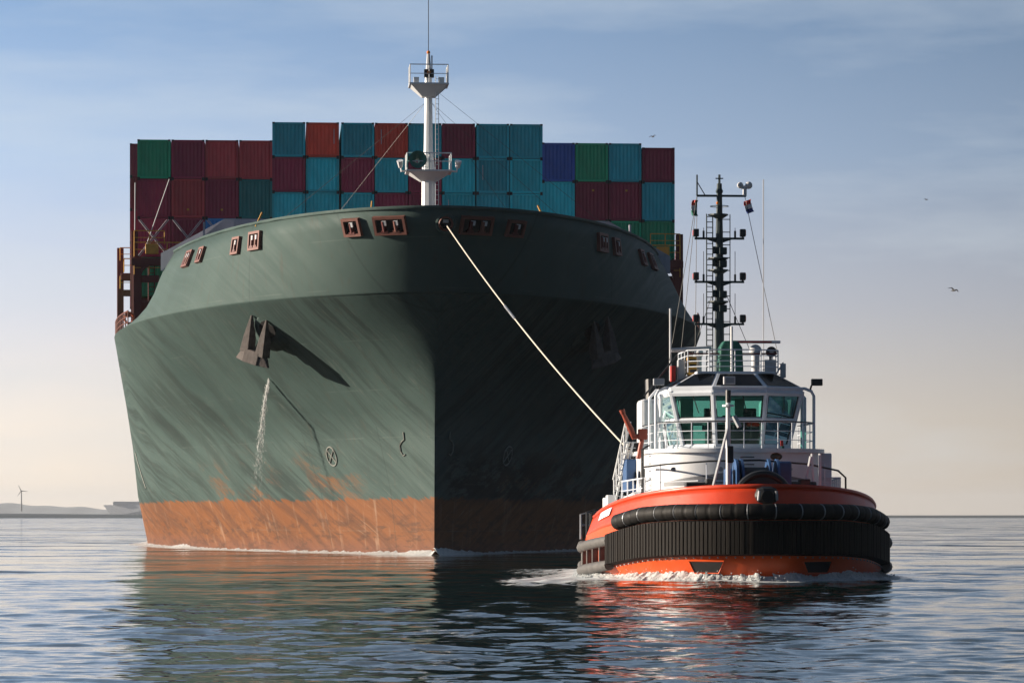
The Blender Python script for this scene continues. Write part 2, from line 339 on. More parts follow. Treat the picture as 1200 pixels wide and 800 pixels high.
    n3 = N('ShaderNodeTexNoise'); n3.inputs['Scale'].default_value = 2.6; n3.inputs['Detail'].default_value = 7; n3.inputs['Roughness'].default_value = .72; n3.inputs['Distortion'].default_value = .8; L(geo.outputs['Position'], n3.inputs[0])
    ad = N('ShaderNodeMath'); ad.operation = 'ADD'; L(at.outputs['Fac'], ad.inputs[0]); L(n3.outputs[0], ad.inputs[1])
    fm = N('ShaderNodeMapRange'); fm.inputs[1].default_value = .98; fm.inputs[2].default_value = 1.12; L(ad.outputs[0], fm.inputs[0])
    fo = N('ShaderNodeBsdfDiffuse'); fo.inputs[0].default_value = (.62,.66,.67,1)
    mxs = N('ShaderNodeMixShader'); L(fm.outputs[0], mxs.inputs[0]); L(b.outputs[0], mxs.inputs[1]); L(fo.outputs[0], mxs.inputs[2]); L(mxs.outputs[0], nt.nodes['Material Output'].inputs[0])
    fa = me.attributes.new('foam', 'FLOAT', 'POINT'); fa.data.foreach_set('value', foam.ravel().astype(np.float32))
    me.materials.append(m)
    o = bpy.data.objects.new('water', me); link(o); tag(o, kind='structure')
    return o
water()
# ------------------------------------------------------------------ far shore
def land():
    m = mat('far_land', (.20,.24,.26), .9, var=.3, scale=.01)
    rs = random.Random(4)
    def strip(name, x0, x1, Y, hfun, depth, mt, n=160):
        b = MB(); rows = [[], [], [], []]
        for i in range(n+1):
            x = x0+(x1-x0)*i/n; h = hfun(x)
            for r, (dy, z) in zip(rows, ((0, -1), (depth*.15, h*.7), (depth*.5, h), (depth, -1))): r.append((x, Y+dy, z))
        b.grid(rows); o = b.build(name, mt, smooth=60); tag(o, kind='structure'); return o
    def dune(x): return 19 + 4*math.sin(x*.004+2)+3*math.sin(x*.011)+1.2*math.sin(x*.043)+1.0*math.sin(x*.09+1) + 6*math.exp(-((x+1000)/160)**2)
    strip('hills', -6500, -1050, 15000, lambda x: 2.5*dune(x/2.5), 1500, m, 300)
    strip('shore', -1400, -300, 3300, lambda x: 4.4+.5*math.sin(x*.02), 80, mat('dyke', (.10,.13,.15), .9), 80)
    strip('terrain', 100, 2600, 3600, lambda x: 3.2+.3*math.sin(x*.01), 90, mat('dyke_far', (.10,.12,.13), .9), 80)
land()

# ------------------------------------------------------------------ container ship
# HULLMATH
SHIP_X, SHIP_Y, SLOPE = -4.75, 198.0, .07
TW = [-2, 0, 4, 8, 11, 13.5, 15.6, 20.5]
T_us = [.3, 0, -.2, -.6, -1.8, -3.4, -5.0, -7.5]
T_B = [20.7, 20.9, 21.5, 21.6, 21.7, 21.8, 21.9, 18.6]
T_L = [90, 90, 84, 76, 68, 61, 56, 60]
T_p = [2.2, 2.2, 2.2, 2.15, 2.1, 2.05, 2.0, 2.0]
T_q = [1.0, 1.0, 1.02, 1.1, 1.3, 1.55, 1.8, 2.0]
def hp(t, w):
    us, B, L_, p, q = (float(np.interp(w, TW, T)) for T in (T_us, T_B, T_L, T_p, T_q))
    t1 = min(max(t, 0), 1)
    return B*(1-(1-t1)**p)**(1/q), us + L_*t
# ENDMATH
def surf(u, w, side):
    """point, outward normal and along-hull tangent on the shell at station u, height w"""
    lo, hi = 0.0, 1.4
    for _ in range(40):
        mid = (lo+hi)/2
        if hp(mid, w)[1] < u: lo = mid
        else: hi = mid
    t = lo
    def P(t, w): v, uu = hp(t, w); return Vector((side*v, uu, w))
    p = P(t, w); a = (P(t+.002, w)-P(max(t-.002, 0), w)).normalized(); c = (P(t, w+.1)-P(t, w-.1)).normalized()
    n = a.cross(c)*side*-1; n.normalize()
    if n.x*side < 0 and n.y > 0: n = -n
    return p, n, a
ship = empty('container_ship', (SHIP_X, SHIP_Y, 0), math.atan(SLOPE))
tag(ship, 'huge green container ship with rusty orange waterline band seen bow on', 'ship')
def build_hull():
    ws = [-2, -1, -.3, .5, 1.2, 2, 3, 4, 5, 6, 7, 8, 9, 10, 11, 12, 12.8, 13.5, 14.2, 14.9, 15.6]
    ts = [(i/70)**2.0 for i in range(71)]
    ends = [95, 130, 180, 230, 270, 290, 302, 308]
    def row(w, side):
        r = []
        for t in ts: v, u = hp(t, w); r.append((side*v, u, w))
        Bm, u1 = hp(1, w)
        for e in ends:
            v = Bm*(1 if e < 240 else max(0, 1-((e-240)/70)**2)**.5 * (1 if w > 6 else .8+.2*w/6))
            r.append((side*v, max(u1+.5, e), w))
        return r
    b = MB()
    for s in (-1, 1): b.grid([row(w, s) for w in ws])
    b.build('hull', HULL, ship, smooth=22)
    # main deck and forecastle deck
    d = MB()
    us_ = [22, 26, 30, 35, 40, 46, 52, 90, 150, 240, 290, 305]
    def hv(u, w):
        lo, hi = 0, 6
        for _ in range(40):
            m_ = (lo+hi)/2
            if hp(m_, w)[1] < u: lo = m_
            else: hi = m_
        return hp(lo, w)[0]*(1 if u < 240 else max(0, 1-((u-240)/70)**2)**.5)
    d.grid([[(s*(hv(u, 15.6)-.05), u, 15.5) for s in (-1, 1)] for u in us_])
    d.grid([[(s*(hv(u, 19.3)-.1), u, 19.2) for s in (-1, 1)] for u in (-6.6, -6, -5, -3, 0, 4, 8, 13, 18, 23, 26.5)])
    d.grid([[(-17.2, 26.5, z), (17.2, 26.5, z)] for z in (15.5, 19.2)])
    d.build('deck', mat('deck_paint', (.09,.03,.025), .8), ship)
    # hatch coaming that carries the deck cargo
    h = MB(); h.box((0, 170, 17.0), (40, 252, 3.1)); h.build('hatch_coaming', MAROON, ship)
build_hull()
U_END = ([15.6, 15.75, 16.0, 16.6, 17.5, 19, 20.5], [33, 29, 26.5, 24.5, 24.2, 26.0, 28.0])
def build_bulwark():
    ws = [15.6, 15.75, 16.0, 16.6, 17.5, 18.5, 19.5, 20.5]
    def row(w, side):
        ue = float(np.interp(w, *U_END)); v0, u0 = hp(0, w); L_ = hp(1, w)[1]-u0; te = (ue-u0)/L_
        return [(side*v, u, w) for v, u in (hp(te*(i/60)**2, w) for i in range(61))]
    b = MB()
    for s in (-1, 1): b.grid([row(w, s) for w in ws])
    o = b.build('bulwark', HULL, ship, smooth=40, solid=.12)
    r = MB()                                              # rounded coping along the top edge
    top = row(20.5, -1)[::-1] + row(20.5, 1)[1:]
    r.tube([(x, y, 20.52) for x, y, z in top], .11, 6); r.build('coping', HULL, o, smooth=60)
build_bulwark()

def frame_m(n, a):
    up = n.cross(a).normalized()
    if up.z < 0: up = -up
    a = up.cross(n).normalized()
    return Matrix((a, n, up)).transposed(), a, up          # local x along hull, y outward, z up
def mooring_port(u, w, side, wd_, ht, rollers):
    p, n, a = surf(u, w, side); R, a, up = frame_m(n, a)
    fr = .16
    b = MB()
    for dx, dz, sx, sz in ((0, ht/2+fr/2, wd_+2*fr, fr), (0, -ht/2-fr/2, wd_+2*fr, fr), (-wd_/2-fr/2, 0, fr, ht), (wd_/2+fr/2, 0, fr, ht)):
        b.box(p + a*dx + up*dz + n*.07, (sx, .26, sz), m=R)
    f = b.build('mooring_port', PORTRIM, ship)
    b = MB(); b.box(p+n*.03, (wd_, .05, ht), m=R); b.build('opening_shade', DARK, f)  # flat dark panel on the plating paints the shade of the opening
    for k in range(rollers):
        x = (k-(rollers-1)/2)*wd_/(rollers+.3)
        b = MB(); c = p + a*x + n*.12
        b.tube([c-up*ht*.42, c+up*ht*.36], .13, 10); b.box(c-up*ht*.44, (.42, .2, .14), m=R)
        b.build('roller', PORTRIM if k % 2 else MAROON, f, smooth=40)
        b = MB(); b.box(c + up*ht*.22 + a*.08 + n*.06, (.26, .1, .28), m=R); b.build('chock_plate', LGREY, f)
for args in ((-4.8, 19.55, -1, 1.0, .78, 1), (-6.3, 19.55, -1, 1.75, .82, 2), (-6.6, 19.55, 1, 1.75, .82, 2), (-5.2, 19.5, 1, 1.05, .72, 1),
             (6.3, 19.3, -1, .9, .8, 1), (3.6, 19.4, -1, 1.3, .85, 2), (16.5, 19.25, -1, 1.35, .85, 2), (13.1, 19.25, -1, .9, .75, 1),
             (2.9, 19.35, 1, 1.2, .85, 2), (5.3, 19.3, 1, .9, .8, 1), (11.4, 19.1, 1, .9, .75, 1), (14.8, 19.1, 1, 1.3, .85, 2)):
    mooring_port(*args)
def ring(c, R, r0, r1, d, n=28, name='fairlead', m=None, parent=None):
    b = MB(); N_ = Vector(R.col[1]); A = Vector(R.col[0]); U = Vector(R.col[2]); rows = []
    prof = [(r1, 0), (r1, d), ((r0+r1)/2, d+.06), (r0, d), (r0*.96, -.05)]
    for k in range(n+1):
        a = 2*math.pi*k/n; rows.append([Vector(c)+(A*math.cos(a)+U*math.sin(a))*q+N_*dd for q, dd in prof])
    b.grid(rows); return b.build(name, m, parent, smooth=50)
p, n_, a_ = surf(-6.98, 19.55, -1); p = Vector((.35, -7.02, 19.6)); R, a_, u_ = frame_m(Vector((0, -.97, -.24)).normalized(), Vector((1, 0, 0)))
FL = ring(p, R, .42, .62, .28, m=HULL, parent=ship)
ring(p + Vector((0, -.10, 0)), R, .34, .44, .25, name='lip', m=PORTRIM, parent=FL)
b = MB(); b.tube([p+Vector((0, -.06, 0)), p+Vector((0, -.1, 0))], .44, 20); b.build('opening_shade', DARK, FL)  # black disc paints the shade inside the fairlead
b = MB(); b.box(p+Vector((0, -.18, .12)), (.34, .06, .2)); b.build('chock_plate', LGREY, FL, bevel=.02)

def breakwater():
    b = MB()
    for s in (-1, 1):
        x1, x2 = s*13.2, s*17.6
        b.prism([(0, 24.4, 19.2), (x2, 26.0, 19.2), (x2, 26.0, 20.4), (x1, 24.9, 22.7), (0, 24.4, 22.7)],
                [(0, 24.55, 19.2), (x2, 26.15, 19.2), (x2, 26.15, 20.4), (x1, 25.05, 22.7), (0, 24.55, 22.7)])
        for k in range(1, 7): x = s*(2+k*2.1); b.box((x, 24.35-.0, 20.8), (.12, .5, 3.2))
    o = b.build('breakwater', mat('breakwater_grey', (.42,.43,.50), .5, var=.15, streak=(1.2, 1, .1), scale=2), ship)
breakwater()

# foremast
def foremast():
    bx_, by_ = 0.0, 8.0
    b = MB(); b.tube([(bx_, by_, 19.2), (bx_, by_, 24.2), (bx_, by_, 25.6), (bx_, by_, 30.3)], [.47, .44, .30, .23], 10)
    mast = b.build('foremast', W_, ship, smooth=30)
    # lower platform with horn
    b = MB(); b.prism([(-.5, 7.6, 23.6), (.5, 7.6, 23.6), (.5, 8.4, 23.6), (-.5, 8.4, 23.6)], [(-1.3, 6.9, 24.15), (1.3, 6.9, 24.15), (1.3, 9.1, 24.15), (-1.3, 9.1, 24.15)])
    b.box((0, 8, 24.2), (2.9, 2.4, .1)); pl = b.build('platform', W_, mast)
    b = MB(); b.rail([(-1.4, 9.1, 24.25), (-1.4, 6.85, 24.25), (1.4, 6.85, 24.25), (1.4, 9.1, 24.25)], 1.05, .045, 1, 1.2); b.build('railing', W_, mast)
    # horn bell facing ahead
    b = MB(); rows = []
    for q, d in ((.56, 0), (.54, .12), (.34, .35), (.18, .7), (.13, 1.1), (.1, 1.1), (.3, .3), (.5, .02), (.52, 0)):
        rows.append([(-.72+q*math.cos(2*math.pi*k/24), 6.6+d, 24.85+q*math.sin(2*math.pi*k/24)) for k in range(25)])
    b.grid(rows); b.build('horn', mat('horn_green', (.05,.25,.21), .5), mast, smooth=40)
    # side lamps on stubs
    for s in (-1, 1):
        b = MB(); b.tube([(s*1.3, 7.2, 24.2), (s*1.75, 7.1, 24.15), (s*1.8, 7.1, 24.5)], .07, 6); b.tube([(s*1.8, 7.1, 24.4), (s*1.85, 6.9, 24.8)], [.14, .22], 10); b.build('floodlight', W_, mast)
    b = MB()
    for q in (.32, .52): b.tube([(q+.1, 7.4, 19.3), (q+.1, 7.4, 30.2)], .022, 6)
    for i in range(34): b.tube([(.42, 7.4, 19.5+i*.32), (.62, 7.4, 19.5+i*.32)], .016, 5)
    b.build('ladder', W_, mast)
    # upper platform
    b = MB(); b.prism([(-.42, 7.6, 28.95), (.42, 7.6, 28.95), (.42, 8.4, 28.95), (-.42, 8.4, 28.95)], [(-1.15, 7.0, 29.65), (1.15, 7.0, 29.65), (1.15, 9.0, 29.65), (-1.15, 9.0, 29.65)])
    b.box((0, 8, 29.7), (2.5, 2.2, .1)); b.build('platform', W_, mast)
    b = MB(); b.rail([(-1.2, 9, 29.75), (-1.2, 6.95, 29.75), (1.2, 6.95, 29.75), (1.2, 9, 29.75)], 1.15, .035, 1, 1.2); b.build('railing', W_, mast)
    b = MB(); b.box((0, 7.2, 30.35), (.62, .4, .5)); b.build('lamp_box', BLACK, mast)
    b = MB(); b.box((0, 6.96, 30.4), (.2, .08, .14)); b.build('lamp_glass', AMBER, mast)
    for x in (-.8, .8): b = MB(); b.box((x, 7.3, 29.95), (.33, .33, .33)); b.build('equipment_box', W_, mast)
    b = MB(); b.tube([(0, 8, 30.3), (0, 8, 31.7)], [.2, .1], 8); b.tube([(.22, 8, 30.6), (.22, 8, 31.6)], .05, 6); b.build('topmast', LGREY, mast)
    b = MB(); b.sphere((0, 8, 31.8), .12); b.build('beacon', AMBER, mast)
    b = MB(); b.tube([(0, 8, 31.8), (0, 8, 36.5)], .025, 5); b.build('whip_antenna', BLACK, mast)
    b = MB()
    for q in ((-12.5, 17, 19.3), (-8.0, 17, 19.3), (8.0, 17, 19.3), (12.5, 17, 19.3), (12.5, 24.6, 22.7)):
        s = math.copysign(.2, q[0]); b = MB(); b.tube([(s, 8, 28.6 if q[1] < 20 else 29.6), q], .010, 5); b.build('stay', BLACK, mast)
foremast()

# lashing bridges: portal frames across the ship between the bays
def lashing_bridge(u, half, top, legs, outer):
    br = MB()
    br.box((0, u, top-.35), (2*half+.5, 1.0, .55))
    for x in legs: br.box((x, u, (15.5+top)/2), (.62, .8, top-15.5))
    for x in legs[:-1]:
        for dz, w_ in ((-.85, .9), (-1.3, .4)): pass
    br.box((0, u, 18.0), (2*half, .8, .22))
    o = br.build('lashing_bridge', MAROON, ship, bevel=.05)
    for x in legs:                                         # curved brackets in the frame corners
        for s in (-1, 1):
            if abs(x+s) > half+.2: continue
            g = MB()
            rows = [[], []]
            for k in range(7):
                a = math.pi/2*k/6; x_ = x+s*(.3+.9*(1-math.sin(a))); z_ = top-.62-.9*(1-math.cos(a))
                rows[0].append((x_, u-.25, z_)); rows[1].append((x+s*.3 if k < 6 else x+s*.3, u-.25, top-.62))
            g.grid(rows); g.build('bracket', MAROON, o, solid=.3)
    for s in (-1, 1):
        r = MB(); r.rail([(s*half, u-.45, top), (s*(half-12), u-.45, top)], 1.05, .045, 1, 2.5); r.build('railing', YELLOW, o)
    for s in (-1, 1):
        for z in (top+.05, 18.1):
            b = MB(); b.box((s*(half-1.3 if z > 20 else half-2.2), u-.62, z+.5), (.95, .35, .75)); b.build('locker', YELLOW, o, bevel=.04)
    for s in (-1, 1):                                      # outer post with platforms
        b = MB(); x = s*outer; b.box((x, u, (15.5+top+1.9)/2), (.5, .6, top+1.9-15.5))
        b.box((s*(outer-.9), u, top-1.6), (1.8, .5, .5)); b.build('post', MAROON, o, bevel=.04)
        for zz in (top-1.3, top+.9): b = MB(); b.rail([(x, u-.4, zz), (s*(outer-2.2), u-.4, zz)], 1.0, .04, 1, 1.1); b.build('railing', YELLOW, o)
        b = MB()
        for q in (0, .45): b.tube([(s*(outer-1.0-q), u+.4, 15.6), (s*(outer-1.0-q), u+.4, top)], .05, 6)
        for i in range(16): b.tube([(s*(outer-1.0), u+.4, 15.8+i*.34), (s*(outer-1.45), u+.4, 15.8+i*.34)], .03, 5)
        b.build('ladder', MAROON, o)
lashing_bridge(41.3, 20.1, 21.35, [-19.9, -15.2, -10.2, -5, 0, 5, 10.2, 15.2, 19.9], 20.1)
lashing_bridge(56.6, 21.6, 21.35, [-20.2, -15.2, -10.2, -5, 0, 5, 10.2, 15.2, 20.2], 21.9)

def deck_details():
    # open railing along the deck edge behind the forecastle
    for s in (-1, 1):
        b = MB(); pts = []
        for u in np.arange(30, 60.1, 1.5):
            lo, hi = 0, 1.5
            for _ in range(30):
                m_ = (lo+hi)/2
                if hp(m_, 15.6)[1] < u: lo = m_
                else: hi = m_
            pts.append((s*(hp(lo, 15.6)[0]-.1), u, 15.55))
        b.rail(pts, 1.15, .05, 2, 1.5); b.build('railing', PORTRIM, ship)
    # lashing rods crossed in front of the outer stacks
    b = MB()
    for k in range(3):
        x0 = -20+2.5*k
        for d in (0, .13):
            b.tube([(x0+.15+d, 42.55, 24.2), (x0+2.3+d, 42.55, 21.5)], .03, 5); b.tube([(x0+2.35-d, 42.52, 24.2), (x0+.2-d, 42.52, 21.5)], .03, 5)
    b.tube([(-17.6, 42.5, 27.2), (-19.4, 42.5, 22)], .035, 5); b.tube([(-20.1, 42.4, 26.9), (-20.1, 41.6, 21.5)], .05, 6)
    b.build('lashing_rod', LGREY, ship)
    # deck box posts and coils behind the foot of the bulwark
    b = MB(); b.box((-20.9, 38, 16.1), (.22, .22, 1.2)); b.build('vent_post', W_, ship)
    b = MB()
    for k in range(5): b.tube([(-18.6-.2*k, 33.4+k*.1, 15.6), (-18.2-.25*k, 33.4, 16.7), (-17.2-.2*k, 33.8, 16.9), (-16.9-.2*k, 34, 15.6)], .09, 6)
    b.build('mooring_hose', mat('teal_hose', (.06,.20,.18), .7), ship)
    # cargo lamps / yellow derrick pins along the bulwark top
    for x, y, dx in ((-10.9, 3.2, .4), (6.6, -2.6, -.4), (-4.0, -4.5, .1)):
        b = MB(); b.tube([(x, y+.6, 20.3), (x+dx, y+.8, 21.2)], .06, 6); b.build('jack_staff', YELLOW, ship)
deck_details()
def marks():
    MK = mat('mark_white', (.24,.25,.23), .7)
    for s, u in ((-1, 9.9), (1, 7.8)):
        p, n, a = surf(u, 6.2, s); R, a, up = frame_m(n, a); b = MB()
        b.tube([p+(a*math.cos(t)*.62+up*math.sin(t)*.62)+n*.03 for t in np.linspace(0, 2*math.pi, 25)], .05, 5)
        b.tube([p+a*.45+up*.45+n*.03, p-a*.45-up*.45+n*.03], .05, 5); b.tube([p-a*.45+up*.45+n*.03, p+a*.45-up*.45+n*.03], .05, 5)
        b.build('thruster_mark', MK, ship)
    for s, u in ((-1, 2.1), (1, .9)):
        p, n, a = surf(u, 6.8, s); R, a, up = frame_m(n, a); b = MB(); sg = 1 if a.x*s < 0 else -1
        pts = [(-.35, .75), (-.3, .3), (.1, .15), (.4, -.05), (.42, -.45), (.2, -.7), (-.1, -.62)]
        b.tube([surf(u+sg*0 + q[0]*.7, 6.8+q[1], s)[0]+n*.05 for q in pts], .045, 5); b.build('bulb_mark', MK, ship)
    # draught figures area: short tick marks up the stem on the lit side
    p0, n0, a0 = surf(60, 6.5, -1); b = MB(); b.tube([surf(60-k*1.1, 7.4-k*.95, -1)[0]+n0*.04 for k in range(4)], .05, 6); b.build('pale_scrape', MK, ship)
marks()

# anchors
def anchor(side):
    u0 = 5.4; p, n, a = surf(u0, 13.9, side)
    ax = Vector((side*.50, -.70, -.50)).normalized()
    b = MB(); c0 = p - ax*2.5 + Vector((0, 0, .1)); c1 = p + ax*.45 + Vector((0, 0, .35))
    pts = [c0, p+Vector((0,0,.1)), c0.lerp(c1, .8), c1-ax*.15, c1]
    b.tube(pts, [2.2, 1.45, 1.12, 1.08, .9], 24)
    bo = b.build('anchor_bolster', HULL, ship, smooth=50)
    b = MB(); b.tube([c1+ax*.0, c1+ax*.02], .6, 18); b.build('pipe_mouth_shade', DARK, bo)  # thin black disc paints the shade in the pipe mouth
    # the anchor itself
    e = empty('anchor', (0, 0, 0)); 
    M_ = ship.matrix_basis
    M_ = Matrix.Translation((SHIP_X, SHIP_Y, 0)) @ Matrix.Rotation(math.atan(SLOPE), 4, 'Z')
    fwd = Vector((side*.62, -.78, 0)).normalized(); sid = Vector((fwd.y*-1, fwd.x, 0)).normalized()
    if sid.x < 0: sid = -sid
    pos = c1 + ax*.1 + Vector((0, 0, -1.5)) - sid*.95*(1 if side < 0 else -1)
    Rm = Matrix((sid, fwd, Vector((0, 0, 1)))).transposed().to_4x4()
    e.matrix_world = M_ @ Matrix.Translation(pos) @ Rm @ Matrix.Rotation(.28*(-1 if side < 0 else 1)*-1, 4, 'Y') @ Matrix.Scale(1.0, 4)
    b = MB(); b.prism([(-.16, -.14, 0), (.16, -.14, 0), (.16, .14, 0), (-.16, .14, 0)], [(-.12, -.9, 1.9), (.12, -.9, 1.9), (.12, -.65, 1.9), (-.12, -.65, 1.9)])
    b.build('shank', ANCH, e, bevel=.03)
    b = MB()
    b.prism([(-.62, -.3, -.55), (.62, -.3, -.55), (.62, -.22, .3), (-.62, -.22, .3)], [(-.62, .42, -.6), (.62, .42, -.6), (.62, .42, .25), (-.62, .42, .25)])
    for s in (-1, 1):                                      # pointed palms either side of the crown
        b.prism([(s*.45, -.3, -.55), (s*.5, -.3, .45), (s*.45, .42, .45), (s*.45, .42, -.6)][::s], [(s*1.38, .0, -.52), (s*1.1, -.05, -.1), (s*1.1, .2, -.1), (s*1.38, .12, -.56)][::s])
    b.build('crown', ANCH, e, bevel=.06)
    for s in (-1, 1):
        b = MB(); x = s*.62
        A = [(x-.34, -.34, .0), (x+.34, -.34, .0), (x+.34, .40, .0), (x-.34, .40, .0)]; Bq = [(x-.33, -.12, 1.0), (x+.33, -.12, 1.0), (x+.24, .45, 1.0), (x-.24, .45, 1.0)]; Cq = [(x-.05, .30, 2.35), (x+.05, .30, 2.35), (x+.05, .44, 2.35), (x-.05, .44, 2.35)]
        b.prism(A, Bq); b.prism(Bq, Cq)
        b.prism([(x-.06, -.42, .1), (x+.06, -.42, .1), (x+.06, -.2, .1), (x-.06, -.2, .1)], [(x-.03, .16, 1.9), (x+.03, .16, 1.9), (x+.03, .3, 1.9), (x-.03, .3, 1.9)])
        b.build('fluke', ANCH, e, bevel=.03)
    return e
tag(anchor(-1), 'rusty grey anchor hanging in sunlight from the hull above the falling water', 'anchor', 'anchors of the container ship')
tag(anchor(1), 'dark anchor in shade on the side of the hull nearer the tug', 'anchor', 'anchors of the container ship')

def lifebuoy():
    e = MB(); e.tube([(.38*math.cos(t), 0, .38*math.sin(t)) for t in np.linspace(0, 2*math.pi, 25)], .09, 8)
    o = e.build('lifebuoy', mat('buoy_orange', (.7,.16,.06), .5), smooth=60)
    M_ = Matrix.Translation((SHIP_X, SHIP_Y, 0)) @ Matrix.Rotation(math.atan(SLOPE), 4, 'Z')
    o.matrix_world = M_ @ Matrix.Translation((-20.15, 34.2, 16.45)) @ Matrix.Rotation(.6, 4, 'Z')
    tag(o, 'orange ring lifebuoy on the deck railing beside the yellow lockers', 'lifebuoy')
lifebuoy()

# ---- containers
def cmat(name, col):
    m = mat(name, col, .5, var=.26, scale=.9, rust=.14, bump=.006, streak=(1.4, 1, .35)); nt = m.node_tree; N = nt.nodes.new; L = nt.links.new
    b = nt.nodes['Principled BSDF']; src_ = b.inputs['Base Color'].links[0].from_socket      # each box has faded by its own amount
    oi = N('ShaderNodeObjectInfo'); r = N('ShaderNodeMapRange'); r.inputs[3].default_value = .80; r.inputs[4].default_value = 1.22; L(oi.outputs['Random'], r.inputs[0])
    v = N('ShaderNodeVectorMath'); v.operation = 'SCALE'; L(src_, v.inputs[0]); L(r.outputs[0], v.inputs['Scale']); L(v.outputs[0], b.inputs['Base Color']); return m
CM = dict(teal=cmat('teal_container', (0.023,0.424,0.516)), bright=cmat('bright_teal_container', (0.023,0.607,0.700)), green=cmat('green_container', (0.014,0.404,0.203)),
          dkgreen=cmat('dark_teal_container', (0.011,0.258,0.258)), maroon=cmat('maroon_container', (0.349,0.032,0.082)), brown=cmat('brown_red_container', (0.571,0.070,0.082)),
          red=cmat('red_container', (0.850,0.092,0.050)), navy=cmat('navy_container', (0.041,0.120,0.461)), blue=cmat('blue_container', (0.037,0.276,0.662)), wine=cmat('wine_container', (0.258,0.023,0.060)))
CN = dict(teal='teal', bright='bright teal', green='green', dkgreen='dark teal green', maroon='maroon', brown='brownish red', red='red', navy='navy blue', blue='blue', wine='dark wine red')
def container_proto(h):
    e = empty('shipping_container'); w, l = 2.438, 12.19
    b = MB(); per = .278; xs = []; x = -w/2+.16
    while x < w/2-.16:
        for dx, dy in ((0, 0), (.07, 0), (.14, .045), (.21, .045)): xs.append((min(x+dx, w/2-.16), dy))
        x += per
    xs.append((w/2-.16, 0))
    b.grid([[(q, .05+d, z) for q, d in xs] for z in (.18, h-.14)])
    for s in (-1, 1):
        ys = []; y = .2
        while y < l-.3: ys += [(y, 0), (y+.1, 0), (y+.17, .036), (y+.27, .036)]; y += .34
        b.grid([[(s*(w/2-.05-d), q, z) for q, d in ys] for z in (.15, h-.1)])
    b.grid([[(-w/2+.04, .08, h-.03), (w/2-.04, .08, h-.03)], [(-w/2+.04, l-.08, h-.03), (w/2-.04, l-.08, h-.03)]])
    b.grid([[(-w/2+.04, .08, .12), (w/2-.04, .08, .12)], [(-w/2+.04, l-.08, .12), (w/2-.04, l-.08, .12)]])
    b.grid([[(-w/2+.1, l-.05, .1), (w/2-.1, l-.05, .1)], [(-w/2+.1, l-.05, h-.1), (w/2-.1, l-.05, h-.1)]])
    body = b.build('panel', CM['teal'], e)
    f = MB()
    for s in (-1, 1):
        for y in (.07, l-.07): f.box((s*(w/2-.08), y, h/2), (.16, .14, h-.02))
        f.box((s*(w/2-.06), l/2, h-.05), (.1, l-.3, .09)); f.box((s*(w/2-.06), l/2, .09), (.1, l-.3, .16))
    for y in (.07, l-.07): f.box((0, y, h-.08), (w-.34, .13, .13)); f.box((0, y, .11), (w-.34, .13, .17))
    nf = len(f.f)
    for sx in (-1, 1):
        for y in (.09, l-.09):
            for z in (.06, h-.06): f.box((sx*(w/2-.09), y, z), (.185, .185, .125))
    fr = f.build('frame', [CM['teal'], BLACK], e)
    for p_ in fr.data.polygons[nf:]: p_.material_index = 1
    for o in (body, fr):
        o.material_slots[0].link = 'OBJECT'; o.material_slots[0].material = CM['teal']
    return e
PROT = {2.591: container_proto(2.591), 2.896: container_proto(2.896)}
USED = set()
def container(colr, v, u, z, h, label):
    if h not in USED: e = PROT[h]; USED.add(h)
    else: e = copy_tree(PROT[h])
    th = math.atan(SLOPE)
    e.location = (SHIP_X+v*math.cos(th)-u*math.sin(th), SHIP_Y+v*math.sin(th)+u*math.cos(th), z); e.rotation_euler = (0, 0, th)
    for ch in e.children:
        if ch.material_slots[0].link == 'OBJECT': ch.material_slots[0].material = CM[colr]
    tag(e, label, 'shipping container', 'shipping containers stacked on the ship'); return e
def sticker(e, x, z, w, h, m, nm='placard'):
    b = MB(); b.box((x, .035, z), (w, .012, h)); b.build(nm, m, e)
B0 = 18.6
GRID = {0: (2.896, 4, 'green maroon maroon green'), 1: (2.896, 4, 'maroon brown maroon'), 2: (2.896, 4, 'brown maroon blue'), 3: (2.896, 4, 'brown dkgreen teal'),
        4: (2.591, 5, 'teal maroon bright'), 5: (2.591, 5, 'red bright bright'), 6: (2.591, 5, 'teal maroon bright'), 7: (2.591, 5, 'red bright maroon'),
        8: (2.591, 5, 'teal maroon maroon'), 9: (2.591, 5, 'wine bright bright'), 10: (2.591, 5, 'teal teal teal'), 11: (2.591, 5, 'teal bright bright'),
        12: (2.896, 4, 'navy bright'), 13: (2.896, 4, 'green wine green'), 14: (2.896, 4, 'teal wine green'), 15: (2.896, 4, 'wine teal green')}
ORD = ['first', 'second', 'third', 'fourth', 'fifth', 'sixth', 'seventh', 'eighth']
TIER = ['top', 'second from top', 'third from top', 'bottom']
